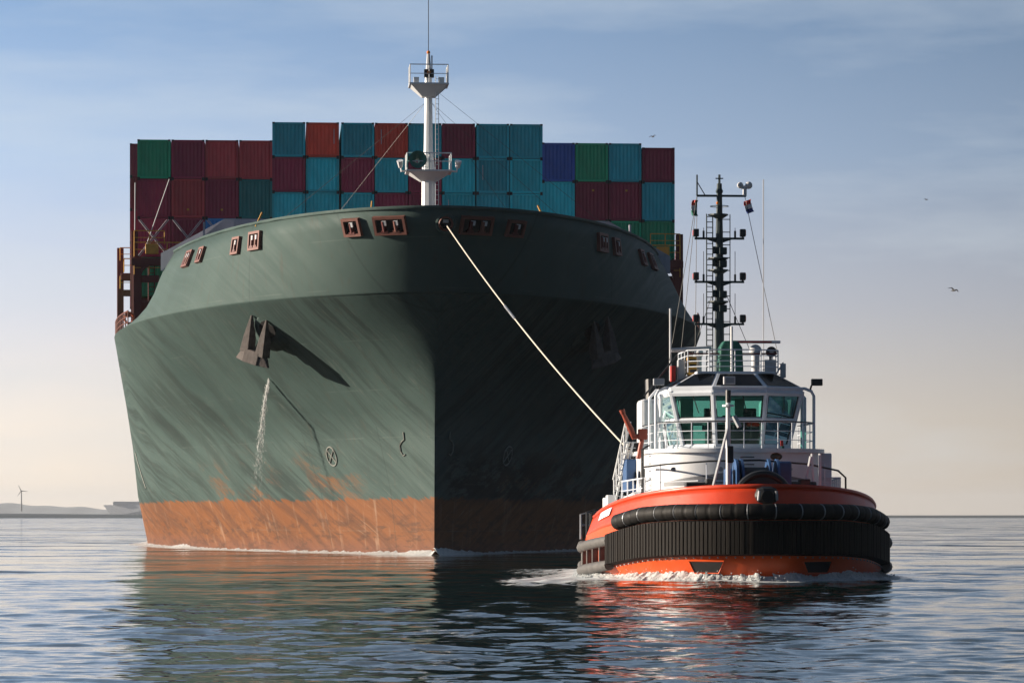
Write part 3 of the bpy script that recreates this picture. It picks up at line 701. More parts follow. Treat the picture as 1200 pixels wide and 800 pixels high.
for c, (h, n, cols) in GRID.items():
    v = -18.75+2.5*c + (-.06 if c < 6 and c > 3 else 0) + (.05 if 6 <= c < 10 else 0) + (.1 if c in (10, 11) else 0)
    for k, colr in enumerate(cols.split()):
        if c == 15: zt = B0+3*2.896+2.591; hh = 2.591 if k == 0 else 2.896; z = zt-hh if k == 0 else zt-2.591-k*2.896
        else: hh = h; z = B0+(n-1-k)*h
        if c < 4: where = f'{ORD[c]} column from the outer edge of the lower block with lashing rods'
        elif c < 12: where = f'{ORD[c-4]} column of the tall middle block behind the foremast'
        else: where = f'{ORD[c-12]} column of the lower block beside the tug mast'
        t = ['top tier', 'second tier down', 'third tier down', 'lowest tier'][k]
        where = where.replace('from the outer edge of the', 'from outside,').replace(' of the tall', ', tall').replace(' of the lower', ', lower')
        ce = container(colr, v, 43.1, z, hh, f'{CN[colr]} container, {t}, {where}')
        if (c, k) in ((1, 1), (13, 1), (14, 1), (2, 1), (0, 2)): sticker(ce, .1 if c > 3 else .0, hh*.78 if c > 3 else hh*.22, .16, .14, YELLOW)
        if (c, k) in ((7, 0), (5, 0), (10, 1), (9, 2)): sticker(ce, -.75 if c != 5 else .85, hh*.6, .05, 1.1, LGREY, 'number_strip')
        if (c, k) in ((0, 0), (0, 1), (4, 0), (6, 0)): sticker(ce, 1.12, hh*.30, .10, .22, W_)
for k, colr in enumerate(('maroon', 'wine', 'maroon', 'wine', 'maroon')):
    container(colr, -20.0, 57.8, B0+(4-k)*2.591, 2.591, f'{CN[colr]} container, {["top", "second", "third", "fourth", "lowest"][k]} in the outermost stack set back behind the others')

# falling overboard water
def jet():
    rs = random.Random(5); p, n, a = surf(11.2, 11.1, -1)
    th = math.atan(SLOPE); b = MB()
    def path(t):                                          # falls, curving down
        q = p + n*(.08+.5*t) + a*(1.5*t); q.z = 11.1 - 1.1*t - 8.6*t*t*.98 - .2*t; return q
    for lay in range(1):                                    # thin torn sheets of falling water
        pts = [path(t)+Vector((rs.gauss(0, .02), 0, rs.gauss(0, .03))) for t in np.linspace(0, 1.0, 70)]
        k_ = .85; b.tube(pts, [k_*(.035+.34*t**1.7)*(.8+.4*rs.random()) for t in np.linspace(0, 1, 70)], 12, False)
    for i in range(1500):
        t = .03+rs.random()**.8*.88; q = path(t); s = .03+.30*t*t
        q = q+Vector((rs.gauss(0, s), rs.gauss(0, s), rs.gauss(0, .2))); r = .007+.015*rs.random()
        b.tube([q, q+Vector((rs.gauss(0,.02), 0, -.05-.15*rs.random()))], [r, r*.5], 4)
    m = bpy.data.materials.new('falling_water'); m.use_nodes = True; nt = m.node_tree; N = nt.nodes.new; L = nt.links.new; bs = nt.nodes['Principled BSDF']
    bs.inputs['Base Color'].default_value = (.80,.81,.80,1); bs.inputs['Roughness'].default_value = .6
    tc = N('ShaderNodeTexCoord'); mp = N('ShaderNodeMapping'); mp.inputs['Scale'].default_value = (7, 7, 1.6); L(tc.outputs['Object'], mp.inputs[0])
    nz = N('ShaderNodeTexNoise'); nz.inputs['Scale'].default_value = 1.3; nz.inputs['Detail'].default_value = 8; nz.inputs['Roughness'].default_value = .75; L(mp.outputs[0], nz.inputs[0])
    sx = N('ShaderNodeSeparateXYZ'); L(tc.outputs['Object'], sx.inputs[0])
    fd = N('ShaderNodeMapRange'); fd.inputs[1].default_value = 2.0; fd.inputs[2].default_value = 10.6; fd.inputs[3].default_value = -.13; fd.inputs[4].default_value = .12; L(sx.outputs[2], fd.inputs[0])
    ad = N('ShaderNodeMath'); L(nz.outputs[0], ad.inputs[0]); L(fd.outputs[0], ad.inputs[1])
    al = N('ShaderNodeMapRange'); al.inputs[1].default_value = .48; al.inputs[2].default_value = .66; al.inputs[4].default_value = .42; L(ad.outputs[0], al.inputs[0]); L(al.outputs[0], bs.inputs['Alpha'])
    o = b.build('overboard_water', m, None)
    o.matrix_world = Matrix.Translation((SHIP_X, SHIP_Y, 0)) @ Matrix.Rotation(th, 4, 'Z')
    tag(o, 'thin white stream of water falling down the green hull below the anchor', 'water jet', kind='stuff')
jet()

# ------------------------------------------------------------------ tug (local: x across, y aft from the stem, z up)
TUG_LOC, TUG_RZ = (9.1, 115.5, 0), .060
tug = empty('tugboat', TUG_LOC, TUG_RZ)
tag(tug, 'red and white tugboat with black bow fenders and tall dark mast towing the ship', 'tugboat')
LB = 10.5
def tb(y):                                                 # half breadth at deck
    if y < LB: return 5.62*(max(0, 1-((LB-y)/LB)**2.35))**.56
    if y < 28: return 5.62-1.45*((y-LB)/17.5)**.9
    return 4.17
def outline(off=0, y0=0, y1=28, n=64, side=None, lo=0):
    """points round the bow from starboard (-x) aft end to port aft end, offset outward"""
    ys = [y0+(y1-y0)*(i/n)**2.2 for i in range(n+1)]
    h = [(tb(y), y) for y in ys]
    L_ = [(-a, y) for a, y in h[::-1]] + [(a, y) for a, y in h[1:]]
    out = []
    for i, (x, y) in enumerate(L_):
        a = Vector(L_[max(i-1, 0)]); c = Vector(L_[min(i+1, len(L_)-1)]); t = (c-a).normalized(); nn = Vector((t.y, -t.x))
        out.append((x+nn.x*off, y+nn.y*off))
    return out
I = lambda y, T: float(np.interp(y, T[0], T[1]))
T_TOP = ([0, 1.5, 3, 5, 8, 10], [3.47, 3.38, 3.24, 3.0, 2.6, 2.34])
T_FB = ([0, 1.5, 3, 5.3, 14, 30], [.98, .94, .83, .55, .22, .15])
T_FT = ([0, 1.5, 3, 5.3, 9, 14, 30], [2.22, 2.2, 2.1, 1.72, 1.35, 1.15, 1.05])
def tug_hull():
    b = MB()
    def sec(off, z): return [(x, y, z(y) if callable(z) else z) for x, y in outline(off, n=60)]
    rows = []
    for k in range(9):                                     # waterline up to the fender: flared
        f = k/8; rows.append(sec(-1.0*(1-f)**1.3, (lambda f: lambda y: -.6+(I(y, T_FB)+.6+.02)*f)(f)))
    b.grid(rows)
    b.grid([sec(0, lambda y: I(y, T_FB)+.02), sec(0, lambda y: I(y, T_FT)+.35)])
    # transom
    x0 = tb(28)
    b.grid([[(-x0+.6, 28, -.6), (x0-.6, 28, -.6)], [(-x0, 28, 1.5), (x0, 28, 1.5)]])
    h = b.build('hull', ORANGE, tug, smooth=35)
    # bulwark above the fender, leaning inboard
    b = MB(); rows = []
    for k in range(5):
        f = k/4
        rows.append([(x, y, (I(y, T_FT)+.33)*(1-f)+I(y, T_TOP)*f) for x, y in outline(-.32*f, y1=11.6+1.0*(1-f), n=60)])
    b.grid(rows); bw = b.build('bulwark', ORRED, tug, smooth=40, solid=.1)
    b = MB(); r = rows[-1]; b.tube([(x, y, z+.02) for x, y, z in r], .075, 6); b.build('capping', ORRED, bw, smooth=60)
    # frames visible outside on the after bulwark
    b = MB()
    for s in (-1, 1):
        b.tube([(s*(tb(12.6)-.02), 12.6, 1.45), (s*(tb(11.6)-.33), 11.6, 2.3)], .09, 6)
    b.build('bulwark_end', ORANGE, bw)
    # deck
    b = MB(); b.grid([[(-tb(y)+.2, y, I(y, ([0, 6, 10, 30], [2.1, 1.6, 1.2, 1.1]))), (tb(y)-.2, y, I(y, ([0, 6, 10, 30], [2.1, 1.6, 1.2, 1.1])))] for y in (.25, 1, 2, 4, 7, 10, 14, 20, 28)])
    b.build('deck', mat('tug_deck_green', (.03,.07,.055), .8), tug)
    # vents in the forefoot
    for x in (-2.05, 1.95):
        yy = 0
        while tb(yy) < abs(x)+.35: yy += .02
        b = MB(); s = math.copysign(1, x)
        def q(xx, z, out=.05):
            y_ = 0
            while tb(y_) < abs(xx): y_ += .005
            f = (z+.6)/(I(y_, T_FB)+.62); return (xx, y_+1.0*max(0, 1-f)**1.3*.97-out, z)
        A = [q(x-.62, .78), q(x+.55, .78), q(x+.40, .34), q(x-.40, .34)]; Bk = [(p[0], p[1]+.25, p[2]) for p in A]
        b.prism(A, Bk); b.build('thruster_grating', DARK, tug)
        b = MB(); b.tube(A+[A[0]], .03, 5); b.build('grating_frame', ORANGE, tug)
    # anchor pocket / fairlead in the stem
    b = MB(); b.box((0, .30, 3.12), (.85, .75, .66)); o = b.build('stem_fairlead', BLACK, tug, bevel=.28)
    b = MB(); b.tube([(0, -.06, 3.08), (0, -.09, 3.08)], .22, 18); b.build('opening_shade', DARK, o)  # dark disc painted in as the shade of the fairlead hole
    for s in (-1, 1):
        b = MB(); b.tube([(s*.33, -.10, 2.95), (s*.30, -.12, 3.28)], .05, 8); b.build('roller', STEEL, o)
tug_hull()
def tug_fenders():
    # main vertical block fender round the bow
    b = MB(); N_ = 150
    out_in = outline(.02, y1=5.4, n=300); out_ou = outline(.36, y1=5.4, n=300)
    # resample by arclength
    def resample(P, n):
        P = [Vector(p) for p in P]; d = [0]
        for a, c in zip(P[:-1], P[1:]): d.append(d[-1]+(c-a).length)
        tt = np.linspace(0, d[-1], n); xs = np.interp(tt, d, [p.x for p in P]); ys = np.interp(tt, d, [p.y for p in P]); return list(zip(xs, ys))
    nb = 96; RI = resample(out_in, nb*6+1); RO = resample(out_ou, nb*6+1)
    rs = random.Random(2)
    rows = [[], [], [], [], []]
    for i, (pi, po) in enumerate(zip(RI, RO)):
        k = i % 6; g = .0 if k in (0,) else 1.0; wob = .02*math.sin(i//6*2.3)
        y = pi[1]; zt, zb = I(y, T_FT)+.02, I(y, T_FB)
        f = (.84 if g == 0 else .98+wob); px_, py_ = pi[0]+(po[0]-pi[0])*f, pi[1]+(po[1]-pi[1])*f
        rows[0].append((pi[0], pi[1], zt)); rows[1].append((px_, py_, zt-.03)); rows[2].append((px_, py_, (zt+zb)/2)); rows[3].append((px_, py_, zb+.06)); rows[4].append((pi[0], pi[1], zb))
    b.grid(rows)
    for r_ in (0, -1): b.add([r[r_] for r in rows], [(0, 1, 2, 3, 4)])
    b.build('block_fender', RUBBERB, tug, smooth=25)
    # fat roll fender above it, banded
    R = [p for p in resample(outline(.16, y1=4.7, n=300), 218)]
    pts = []; rr = []; 
    for i, (x, y) in enumerate(R):
        pts.append((x, y, I(y, T_FT)+.33)); rr.append(.29 if i % 7 else .26)
    rr[0] = rr[-1] = .16; rr[1] = rr[-2] = .3
    b = MB(); b.tube(pts, rr, 14); rf = b.build('roll_fender', RUBBER, tug, smooth=50)
    for i in range(7, 216, 7):                             # lashing chains in the grooves
        if i % 14: continue
        b = MB(); c = Vector(pts[i]); t = (Vector(pts[i+1])-Vector(pts[i-1])).normalized(); nn = Vector((t.y, -t.x, 0)); up = Vector((0, 0, 1))
        b.tube([c+nn*math.cos(a)*.275+up*math.sin(a)*.275 for a in np.linspace(-1.5, 1.5, 9)], .022, 5); b.build('fender_chain', STEEL, rf)
    # tube fenders aft on both sides, with uprights
    for s in (-1, 1):
        for z0, nm in ((1.12, .20), (.24, .20)):
            b = MB(); P = [(s*(tb(y)+.17), y, z0+(max(0, 12-y)/6.7)**1.3*(.36 if z0 > 1 else .33)) for y in np.linspace(5.35, 27.4, 40)]
            P += [(s*(tb(28)+.02), 28.1, z0), (s*(tb(28)-.5), 28.25, z0)]
            b.tube(P, nm, 10); b.build('tube_fender', TUBER, tug, smooth=50)
        for y in (6.4, 7.4, 8.5, 9.9, 12, 15, 19, 23, 27):
            b = MB(); b.box((s*(tb(y)+.10), y, .72+max(0, 12-y)*.05), (.22, .2, .95)); b.build('fender_upright', TUBER, tug, bevel=.03)
    b = MB()                                               # bolts under the block fender
    for x, y in resample(outline(.03, y1=22, n=200), 150): b.sphere((x, y, I(y, T_FB)-.06), .035, 6)
    b.build('bolt_row', STEEL, tug)
tug_fenders()

def rrect(pts_half, z):                                    # mirror half outline (x>=0, from front centre to aft centre)
    return [(x, y, z) for x, y in pts_half] + [(-x, y, z) for x, y in pts_half[::-1] if x > 1e-6]
def superstructure():
    half = [(0, 6.2)] + [(3.25*math.sin(a)**.8, 6.2+2.6*(1-math.cos(a))) for a in np.linspace(.2, math.pi/2, 10)] + [(3.3, 10), (3.3, 14.5), (2.9, 18), (0, 18)]
    b = MB(); b.prism(rrect(half, 1.5), rrect(half, 4.78)); house = b.build('deckhouse', W_, tug, smooth=35)
    half2 = [(x*1.04+.0, 6.05+(y-6.2)*1.02) for x, y in half]
    b = MB(); b.prism(rrect(half2, 4.78), rrect(half2, 4.93)); b.build('bridge_deck', W_, house, smooth=35)
    # streamlined dark grey painted band low on the house front
    b = MB(); 
    for z0, z1 in ((3.62, 3.92),):
        rows = [[], []]
        for a in np.linspace(-1.05, 1.0, 40):
            x = math.copysign(3.25*abs(math.sin(a))**.8, a); y = 6.2+2.6*(1-math.cos(a))-.012
            if abs(a) < .2: x = a/.2*3.25*math.sin(.2)**.8; y = 6.2-.012+2.6*(1-math.cos(.2))*abs(a)/.2
            d = max(0, (abs(a)-.1)/1.0); rows[0].append((x*1.004, y, z0-.12*d)); rows[1].append((x*1.004, y, z1+.12-.40*d))
        b.grid(rows)
    b.build('grey_band', mat('band_grey', (.20,.21,.23), .5), house)
    # hand grips, lamp and oval lamp on the front
    for k, z in enumerate((4.6, 4.32, 3.95)):
        b = MB(); b.tube([(-.15, 6.16, z), (-.12, 5.98, z), (.32, 5.98, z), (.35, 6.16, z)], .02, 5); b.build('hand_grip', BLACK, house)
    b = MB(); b.sphere((1.15, 6.35, 4.62), .2, 14, (1.5, .5, .8)); b.build('oval_lamp', mat('lamp_amber_dark', (.07,.05,.03), .2), house, smooth=60)
    b = MB(); b.box((-1.45, 6.52, 4.38), (.34, .1, .17)); b.build('red_lamp', SIGR, house, bevel=.03)
    b = MB(); b.tube([(-1.9, 6.72, 1.6), (-1.9, 6.70, 4.75)], .03, 6); b.tube([(2.2, 6.95, 1.6), (2.2, 6.93, 4.7), (2.6, 7.2, 4.72)], .035, 6); b.build('pipe', WB, house)
    for x in (-2.6, -.9, 1.75):
        yy = 6.2+2.6*(1-math.cos(math.asin(min(1, (abs(x)/3.25)**1.25))))
        b = MB(); b.tube([(x, yy-.02, 4.15), (x, yy-.07, 4.15)], .09, 10); b.build('vent_cap', STEEL, house)
    # side door and window on the lit side, ladders
    b = MB(); b.box((-3.3, 10.6, 3.55), (.06, .75, 1.75)); d = b.build('door', W_, house, bevel=.02)
    b = MB(); b.box((-3.34, 10.6, 3.95), (.03, .45, .55)); b.build('pane', DGLASS, d)
    for y in (12.6, 14.2):
        b = MB(); b.tube([(-3.33+(.0), y, 3.9), (-3.36, y, 3.9)], .28, 18); b.build('porthole', DGLASS, house)
    b = MB()
    for y in (8.9, 9.4): b.tube([(-3.55, y, 2.3), (-3.55, y, 4.95), (-3.3, y, 5.1)], .035, 6)
    for i in range(9): b.tube([(-3.55, 8.9, 2.5+i*.28), (-3.55, 9.4, 2.5+i*.28)], .02, 5)
    b.build('ladder', BLACK, house)
    # after casing on the lit side: lower white house, stair and blue fire-pump casing
    b = MB(); b.prism([(-3.6, 12, 1.5), (3.6, 12, 1.5), (3.5, 19.5, 1.5), (-3.5, 19.5, 1.5)], [(-3.6, 12, 3.35), (3.6, 12, 3.35), (3.5, 19.5, 3.1), (-3.5, 19.5, 3.1)])
    lo = b.build('lower_casing', W_, tug, bevel=.05)
    b = MB(); b.box((-3.45, 14.9, 4.0), (.5, 1.6, 1.3)); b.build('locker', BLUE, lo, bevel=.04)
    b = MB(); b.box((-3.9, 19.2, 2.35), (.5, 1.2, 1.6)); b.box((-4.0, 17.7, 2.5), (.35, .8, 1.5)); b.build('vent_box', W_, lo, bevel=.05)
    for k, (y, z) in enumerate(((13.3, 5.1), (13.9, 4.8))):
        pass
    b = MB()
    for s in (-.32, .32): b.tube([(-3.62+s*.3, 18.6, 3.0), (-3.62+s*.3, 13.2, 5.3)], .05, 6)
    for s in (-.32, .32): b.tube([(-3.72+s*.3, 18.6, 3.9), (-3.72+s*.3, 13.2, 6.1)], .035, 6)
    for i in range(12): f = i/11; b.box((-3.62, 18.6-5.4*f, 3.0+2.3*f), (.5, .22, .03))
    for i in range(6): f = i/5; b.tube([(-3.78, 18.6-5.4*f, 3.0+2.3*f), (-3.78, 18.6-5.4*f, 3.9+2.2*f)], .03, 5)
    b.build('stair', W_, lo)
    b = MB(); b.tube([(-3.3, 15.6, 3.35), (-3.3, 15.6, 5.35)], .26, 12); b.build('tow_post', BLACK, lo)
    for y, z in ((20.5, 2.3), (18.8, 2.25), (23.6, 2.2)):
        b = MB(); b.tube([(-4.75, y, 1.4), (-4.75, y, z+.25), (-4.35, y, z+.35), (-4.0, y, z+.25), (-4.0, y, 1.4)], .06, 6); b.tube([(-4.75, y, z-.2), (-4.0, y, z-.2)], .05, 6); b.build('rail_hoop', BLACK if y < 22 else STEEL, tug)
    # side block to port and its railings
    b = MB(); b.box((3.1, 11.2, 3.3), (1.2, 5.0, 3.0)); b.build('side_casing', WB, house, bevel=.05)
    # funnels
    for s in (-1, 1):
        b = MB(); b.box((s*2.5, 16.2, 5.4), (1.0, 1.7, 3.4)); f = b.build('funnel', W_, tug, bevel=.15)
        b = MB(); b.tube([(s*2.5, 16.2, 7.05), (s*2.5, 16.4, 7.9)], .22, 12); b.build('exhaust_pipe', BLACK, f)
superstructure()

def wheelhouse():
    zb, zm, zt, zr, zc = 5.02, 6.06, 7.06, 7.30, 7.84
    bot = [(-.88, 8.0), (-2.02, 8.8), (-2.3, 11.4), (-1.5, 12.6), (1.5, 12.6), (2.3, 11.4), (2.02, 8.8), (.88, 8.0)]
    top = [(-1.02, 7.62), (-2.5, 8.55), (-2.68, 11.5), (-1.7, 12.9), (1.7, 12.9), (2.68, 11.5), (2.5, 8.55), (1.02, 7.62)]
    L = lambda i, z: Vector((*[bot[i][k]+(top[i][k]-bot[i][k])*(z-zb)/(zt-zb) for k in (0, 1)], z))
    wh = empty('wheelhouse', (0, 0, 0), 0, tug)
    n = 8; fr = MB()
    for i in range(n):
        fr.tube([L(i, zb-.1), L(i, zt+.1)], .10, 6)
    for z, r in ((zb, .13), (zm, .085), (zt, .12)):
        P = [L(i, z) for i in range(n)]; fr.tube(P+[P[0]], r, 6)
    fr.build('window_frame', WB, wh, smooth=40)
    b = MB(); P = [L(i, zb+.03) for i in range(n)]; b.prism([(p.x, p.y, zb-.1) for p in P], [(p.x, p.y, zb+.06) for p in P]); b.build('sill', WB, wh)
    for i in range(n):
        j = (i+1) % n
        for z0, z1 in ((zb+.10, zm-.07), (zm+.07, zt-.08)):
            def at(k, z, f, i=i, j=j): a, c = L(i, z), L(j, z); return a.lerp(c, f if k == 0 else 1-f)
            w_ = (L(i, z0)-L(j, z0)).length; f = .12/w_
            q = [at(0, z0, f), at(1, z0, f), at(1, z1, f), at(0, z1, f)]
            b = MB(); b.add(q, [(0, 1, 2, 3)]); pane = b.build('window', GLASS, wh)
            b = MB(); b.tube(q+[q[0]], .035, 5); b.build('gasket', BLACK, pane)
    # roof fascia, sloping skylight band, roof top
    ring_ = lambda pts, z, k=1.0, dy=0: [(x*k, 10.2+(y-10.2)*k+dy, z) for x, y in pts]
    b = MB(); b.prism(ring_(top, zt+.08, 1.02), ring_(top, zr, 1.03)); b.build('fascia', WB, wh, bevel=.03)
    rt = [(-.72, 8.55), (-1.55, 9.0), (-1.7, 11.2), (-1.1, 12.0), (1.1, 12.0), (1.7, 11.2), (1.55, 9.0), (.72, 8.55)]
    b = MB(); b.prism(ring_(top, zr, 1.0), [(x, y, zc) for x, y in rt]); rf = b.build('roof', WB, wh)
    for i in (7, 0, 1, 5, 6):
        j = (i+1) % 8; a0, a1 = Vector((*top[i], zr)), Vector((*top[j], zr)); c0, c1 = Vector((*rt[i], zc)), Vector((*rt[j], zc))
        q = []
        for f, g in ((.055, .06), (.945, .06), (.93, .93), (.07, .93)):
            q.append((a0.lerp(a1, f)).lerp(c0.lerp(c1, f), g))
        nn = (q[1]-q[0]).cross(q[3]-q[0]).normalized(); nn = nn if nn.z > 0 else -nn
        b = MB(); b.add([p+nn*.02 for p in q], [(0, 1, 2, 3)]); b.build('skylight', DGLASS, rf)
    b = MB(); b.box((0.0, 10.2, zc+.04), (3.0, 3.2, .08)); b.build('roof_deck', WB, wh)
    # interior: console, seats, pillar, ceiling
    b = MB(); b.box((0, 9.2, 5.5), (2.2, .7, .8)); b.box((-.9, 9.6, 5.9), (.5, .4, .5), rz=.4); b.box((.9, 9.6, 5.9), (.5, .4, .5), rz=-.4); b.box((.55, 9.0, 6.15), (.55, .1, .4)); b.box((-.3, 9.1, 6.1), (.4, .1, .3))
    b.build('console', INT, wh, bevel=.05)
    for x in (-.75, .8):
        b = MB(); b.box((x, 10.4, 5.75), (.55, .5, .14)); b.box((x, 10.7, 6.15), (.5, .14, .85)); b.tube([(x, 10.4, 5.0), (x, 10.4, 5.7)], .1, 8); b.build('helm_seat', INT, wh, bevel=.05)
    b = MB(); b.box((.6, 12.3, 6.0), (.35, .2, 2.0)); b.box((-1.5, 12.2, 6.0), (.5, .2, 2.0)); b.box((1.9, 11.9, 5.7), (.6, .2, 1.2)); b.build('inner_pillar', mat('cabin_lining', (.25,.27,.24), .7), wh)
    # wipers
    for i, f in ((7, .45), (0, .5), (6, .5)):
        j = (i+1) % 8; a, c = L(i, zt-.02), L(j, zt-.02); m_ = a.lerp(c, f); d_ = L(i, zm+.25).lerp(L(j, zm+.25), f*.8)
        b = MB(); b.tube([m_+Vector((0,-.05,0)), d_+Vector((0,-.05,0))], .02, 5); b.build('wiper', BLACK, wh)
    # bridge deck railing
    b = MB(); P = []
    for a in np.linspace(-1.35, 1.35, 13): P.append((3.05*math.sin(a), 6.35+3.0*(1-math.cos(a)), 4.93))
    P = [(-3.1, 13.5, 4.93)]+P+[(3.1, 13.5, 4.93)]
    b.rail(P, 1.0, .021, 2, 2.0); b.build('railing', WB, wh)
    b = MB(); b.tube([(x, y, z+1.02) for x, y, z in P], .032, 6); b.build('handrail', BLACK, wh)
    # big portal hoops on both sides
    for s in (-1, 1):
        b = MB(); x = s*3.05
        b.tube([(x, 9.0, 4.93), (x, 9.0, 7.0), (x-s*.10, 9.0, 7.18), (x-s*.35, 9.0, 7.28), (s*2.4, 9.0, 7.28)], .06, 8)
        b.tube([(x, 11.3, 4.93), (x, 11.3, 7.0), (x-s*.25, 11.3, 7.28), (s*2.4, 11.3, 7.28)], .06, 8)
        b.tube([(x-s*.3, 10.0, 4.93), (x-s*.3, 10.0, 7.1)], .07, 8)
        b.tube([(x, 9.2, 5.1), (s*2.4, 11, 6.6)], .07, 8) if s < 0 else None
        b.build('side_hoop', WB, wh, smooth=50)
        b = MB(); b.box((s*2.95 if s < 0 else 3.15, 8.9, 7.52), (.42, .25, .26)); fl = b.build('floodlight', GREY if s < 0 else BLACK, wh, bevel=.02)
        b = MB(); b.tube([(s*2.9, 9.0, 7.2), (s*2.95, 8.95, 7.4)], .04, 6); b.build('lamp_bracket', BLACK, fl)
    b = MB(); b.box((-.42, 7.45, 7.52), (.44, .22, .3)); fl = b.build('floodlight', LGREY, wh, bevel=.02)
    b = MB(); b.box((-.42, 7.33, 7.52), (.34, .02, .2)); b.build('lens', STEEL, fl)
wheelhouse()

def roof_gear():
    z0 = 7.92
    b = MB(); b.rail([(-1.8, 12.4, z0), (-1.75, 9.6, z0), (-1.0, 9.0, z0), (1.0, 9.0, z0), (1.75, 9.6, z0), (1.8, 12.4, z0)], .85, .026, 3, .9)
    b.build('roof_railing', WB, tug)
    b = MB(); b.tube([(-1.7, 9.5, z0+.72), (1.7, 9.5, z0+.72)], .035, 6); b.build('roof_handrail', MAROON, tug)
    # green covered searchlight housing at the mast foot
    b = MB(); b.prism([(-.58, 9.3, z0), (.38, 9.3, z0), (.38, 10.3, z0), (-.58, 10.3, z0)], [(-.52, 9.3, z0+.95), (.33, 9.3, z0+.95), (.33, 10.3, z0+.95), (-.52, 10.3, z0+.95)])
    b.prism([(-.52, 9.3, z0+.95), (.33, 9.3, z0+.95), (.33, 10.3, z0+.95), (-.52, 10.3, z0+.95)], [(-.36, 9.5, z0+1.22), (.18, 9.5, z0+1.22), (.18, 10.2, z0+1.22), (-.36, 10.2, z0+1.22)])
    b.build('mast_foot_cover', GREENC, tug, bevel=.06)
    b = MB(); b.tube([(-.1, 9.22, z0), (-.1, 9.22, z0+1.75)], .05, 8); b.build('short_pole', W_, tug)
    # radar pedestal, scanner and domes
    b = MB(); b.tube([(.98, 10.4, z0-.3), (.98, 10.4, z0+.7)], .16, 12); b.sphere((.98, 10.4, z0+.88), .25, 14); ped = b.build('radar_pedestal', LGREY, tug, smooth=50)
    b = MB(); b.box((1.0, 10.4, z0+1.22), (1.9, .2, .11)); sc_ = b.build('radar_scanner', W_, ped, bevel=.02)
    b = MB(); b.box((.85, 10.29, z0+1.22), (1.5, .02, .06)); b.build('red_stripe', SIGR, sc_)
    b = MB(); b.tube([(1.55, 10.0, z0+.82), (1.55, 10.4, z0+.82)], [.21, .17], 18); s1 = b.build('searchlight', BLACK, tug, smooth=40)
    b = MB(); b.tube([(1.55, 9.97, z0+.82), (1.55, 10.0, z0+.82)], .08, 14); b.build('lens', STEEL, s1)
    b = MB(); b.box((1.52, 10.4, z0+.15), (.48, .5, .75)); b.tube([(1.55, 10.3, z0+.5), (1.55, 10.3, z0+.7)], .06, 8); b.build('equipment_box', LGREY, tug, bevel=.05)
    b = MB(); b.box((2.08, 10.7, z0+.12), (.22, .4, .55)); b.tube([(1.7, 10.5, z0-.2), (2.1, 10.6, z0+.45)], .035, 6); b.build('side_lamp_board', LGREY, tug, bevel=.02)
    b = MB(); b.tube([(-1.25, 10.2, z0-.2), (-1.25, 10.2, z0+.65)], .11, 12); b.sphere((-1.25, 10.2, z0+.75), .18, 12); b.build('satellite_dome', W_, tug, smooth=50)
    b = MB(); b.box((-1.58, 9.8, z0+.25), (.36, .4, .72)); o = b.build('liferaft_locker', YELLOW, tug, bevel=.05)
    b = MB(); 
    for k in range(3): b.box((-1.55, 9.59, z0+.05+k*.2), (.24, .02, .11))
    b.build('slot', BLACK, o)
    b = MB(); b.box((-1.98, 9.9, z0+.1), (.28, .4, .8)); b.build('equipment_box', GREY, tug, bevel=.04)
    b = MB(); b.box((-2.3, 9.9, z0-.05), (.18, .4, .6)); b.build('side_lamp_board', SIGR, tug, bevel=.02)
    b = MB(); b.tube([(-2.35, 10.3, z0-.3), (-2.35, 10.3, z0+2.5)], .045, 8); b.build('flag_pole', LGREY, tug)
    b = MB(); b.tube([(-2.3, 10.3, z0+.88), (-.75, 10.3, z0+.98)], .09, 10); b.build('fire_boom', LGREY, tug, smooth=50)
    b = MB(); b.tube([(-3.4, 10.0, z0-.9), (-2.5, 10.2, z0+.2), (-2.1, 10.2, z0+.7)], .035, 6); b.build('cable', BLACK, tug)
    b = MB(); b.tube([(1.36, 10.9, z0-.1), (1.36, 10.9, 15.5)], .022, 6); b.build('whip_antenna', LGREY, tug)
roof_gear()

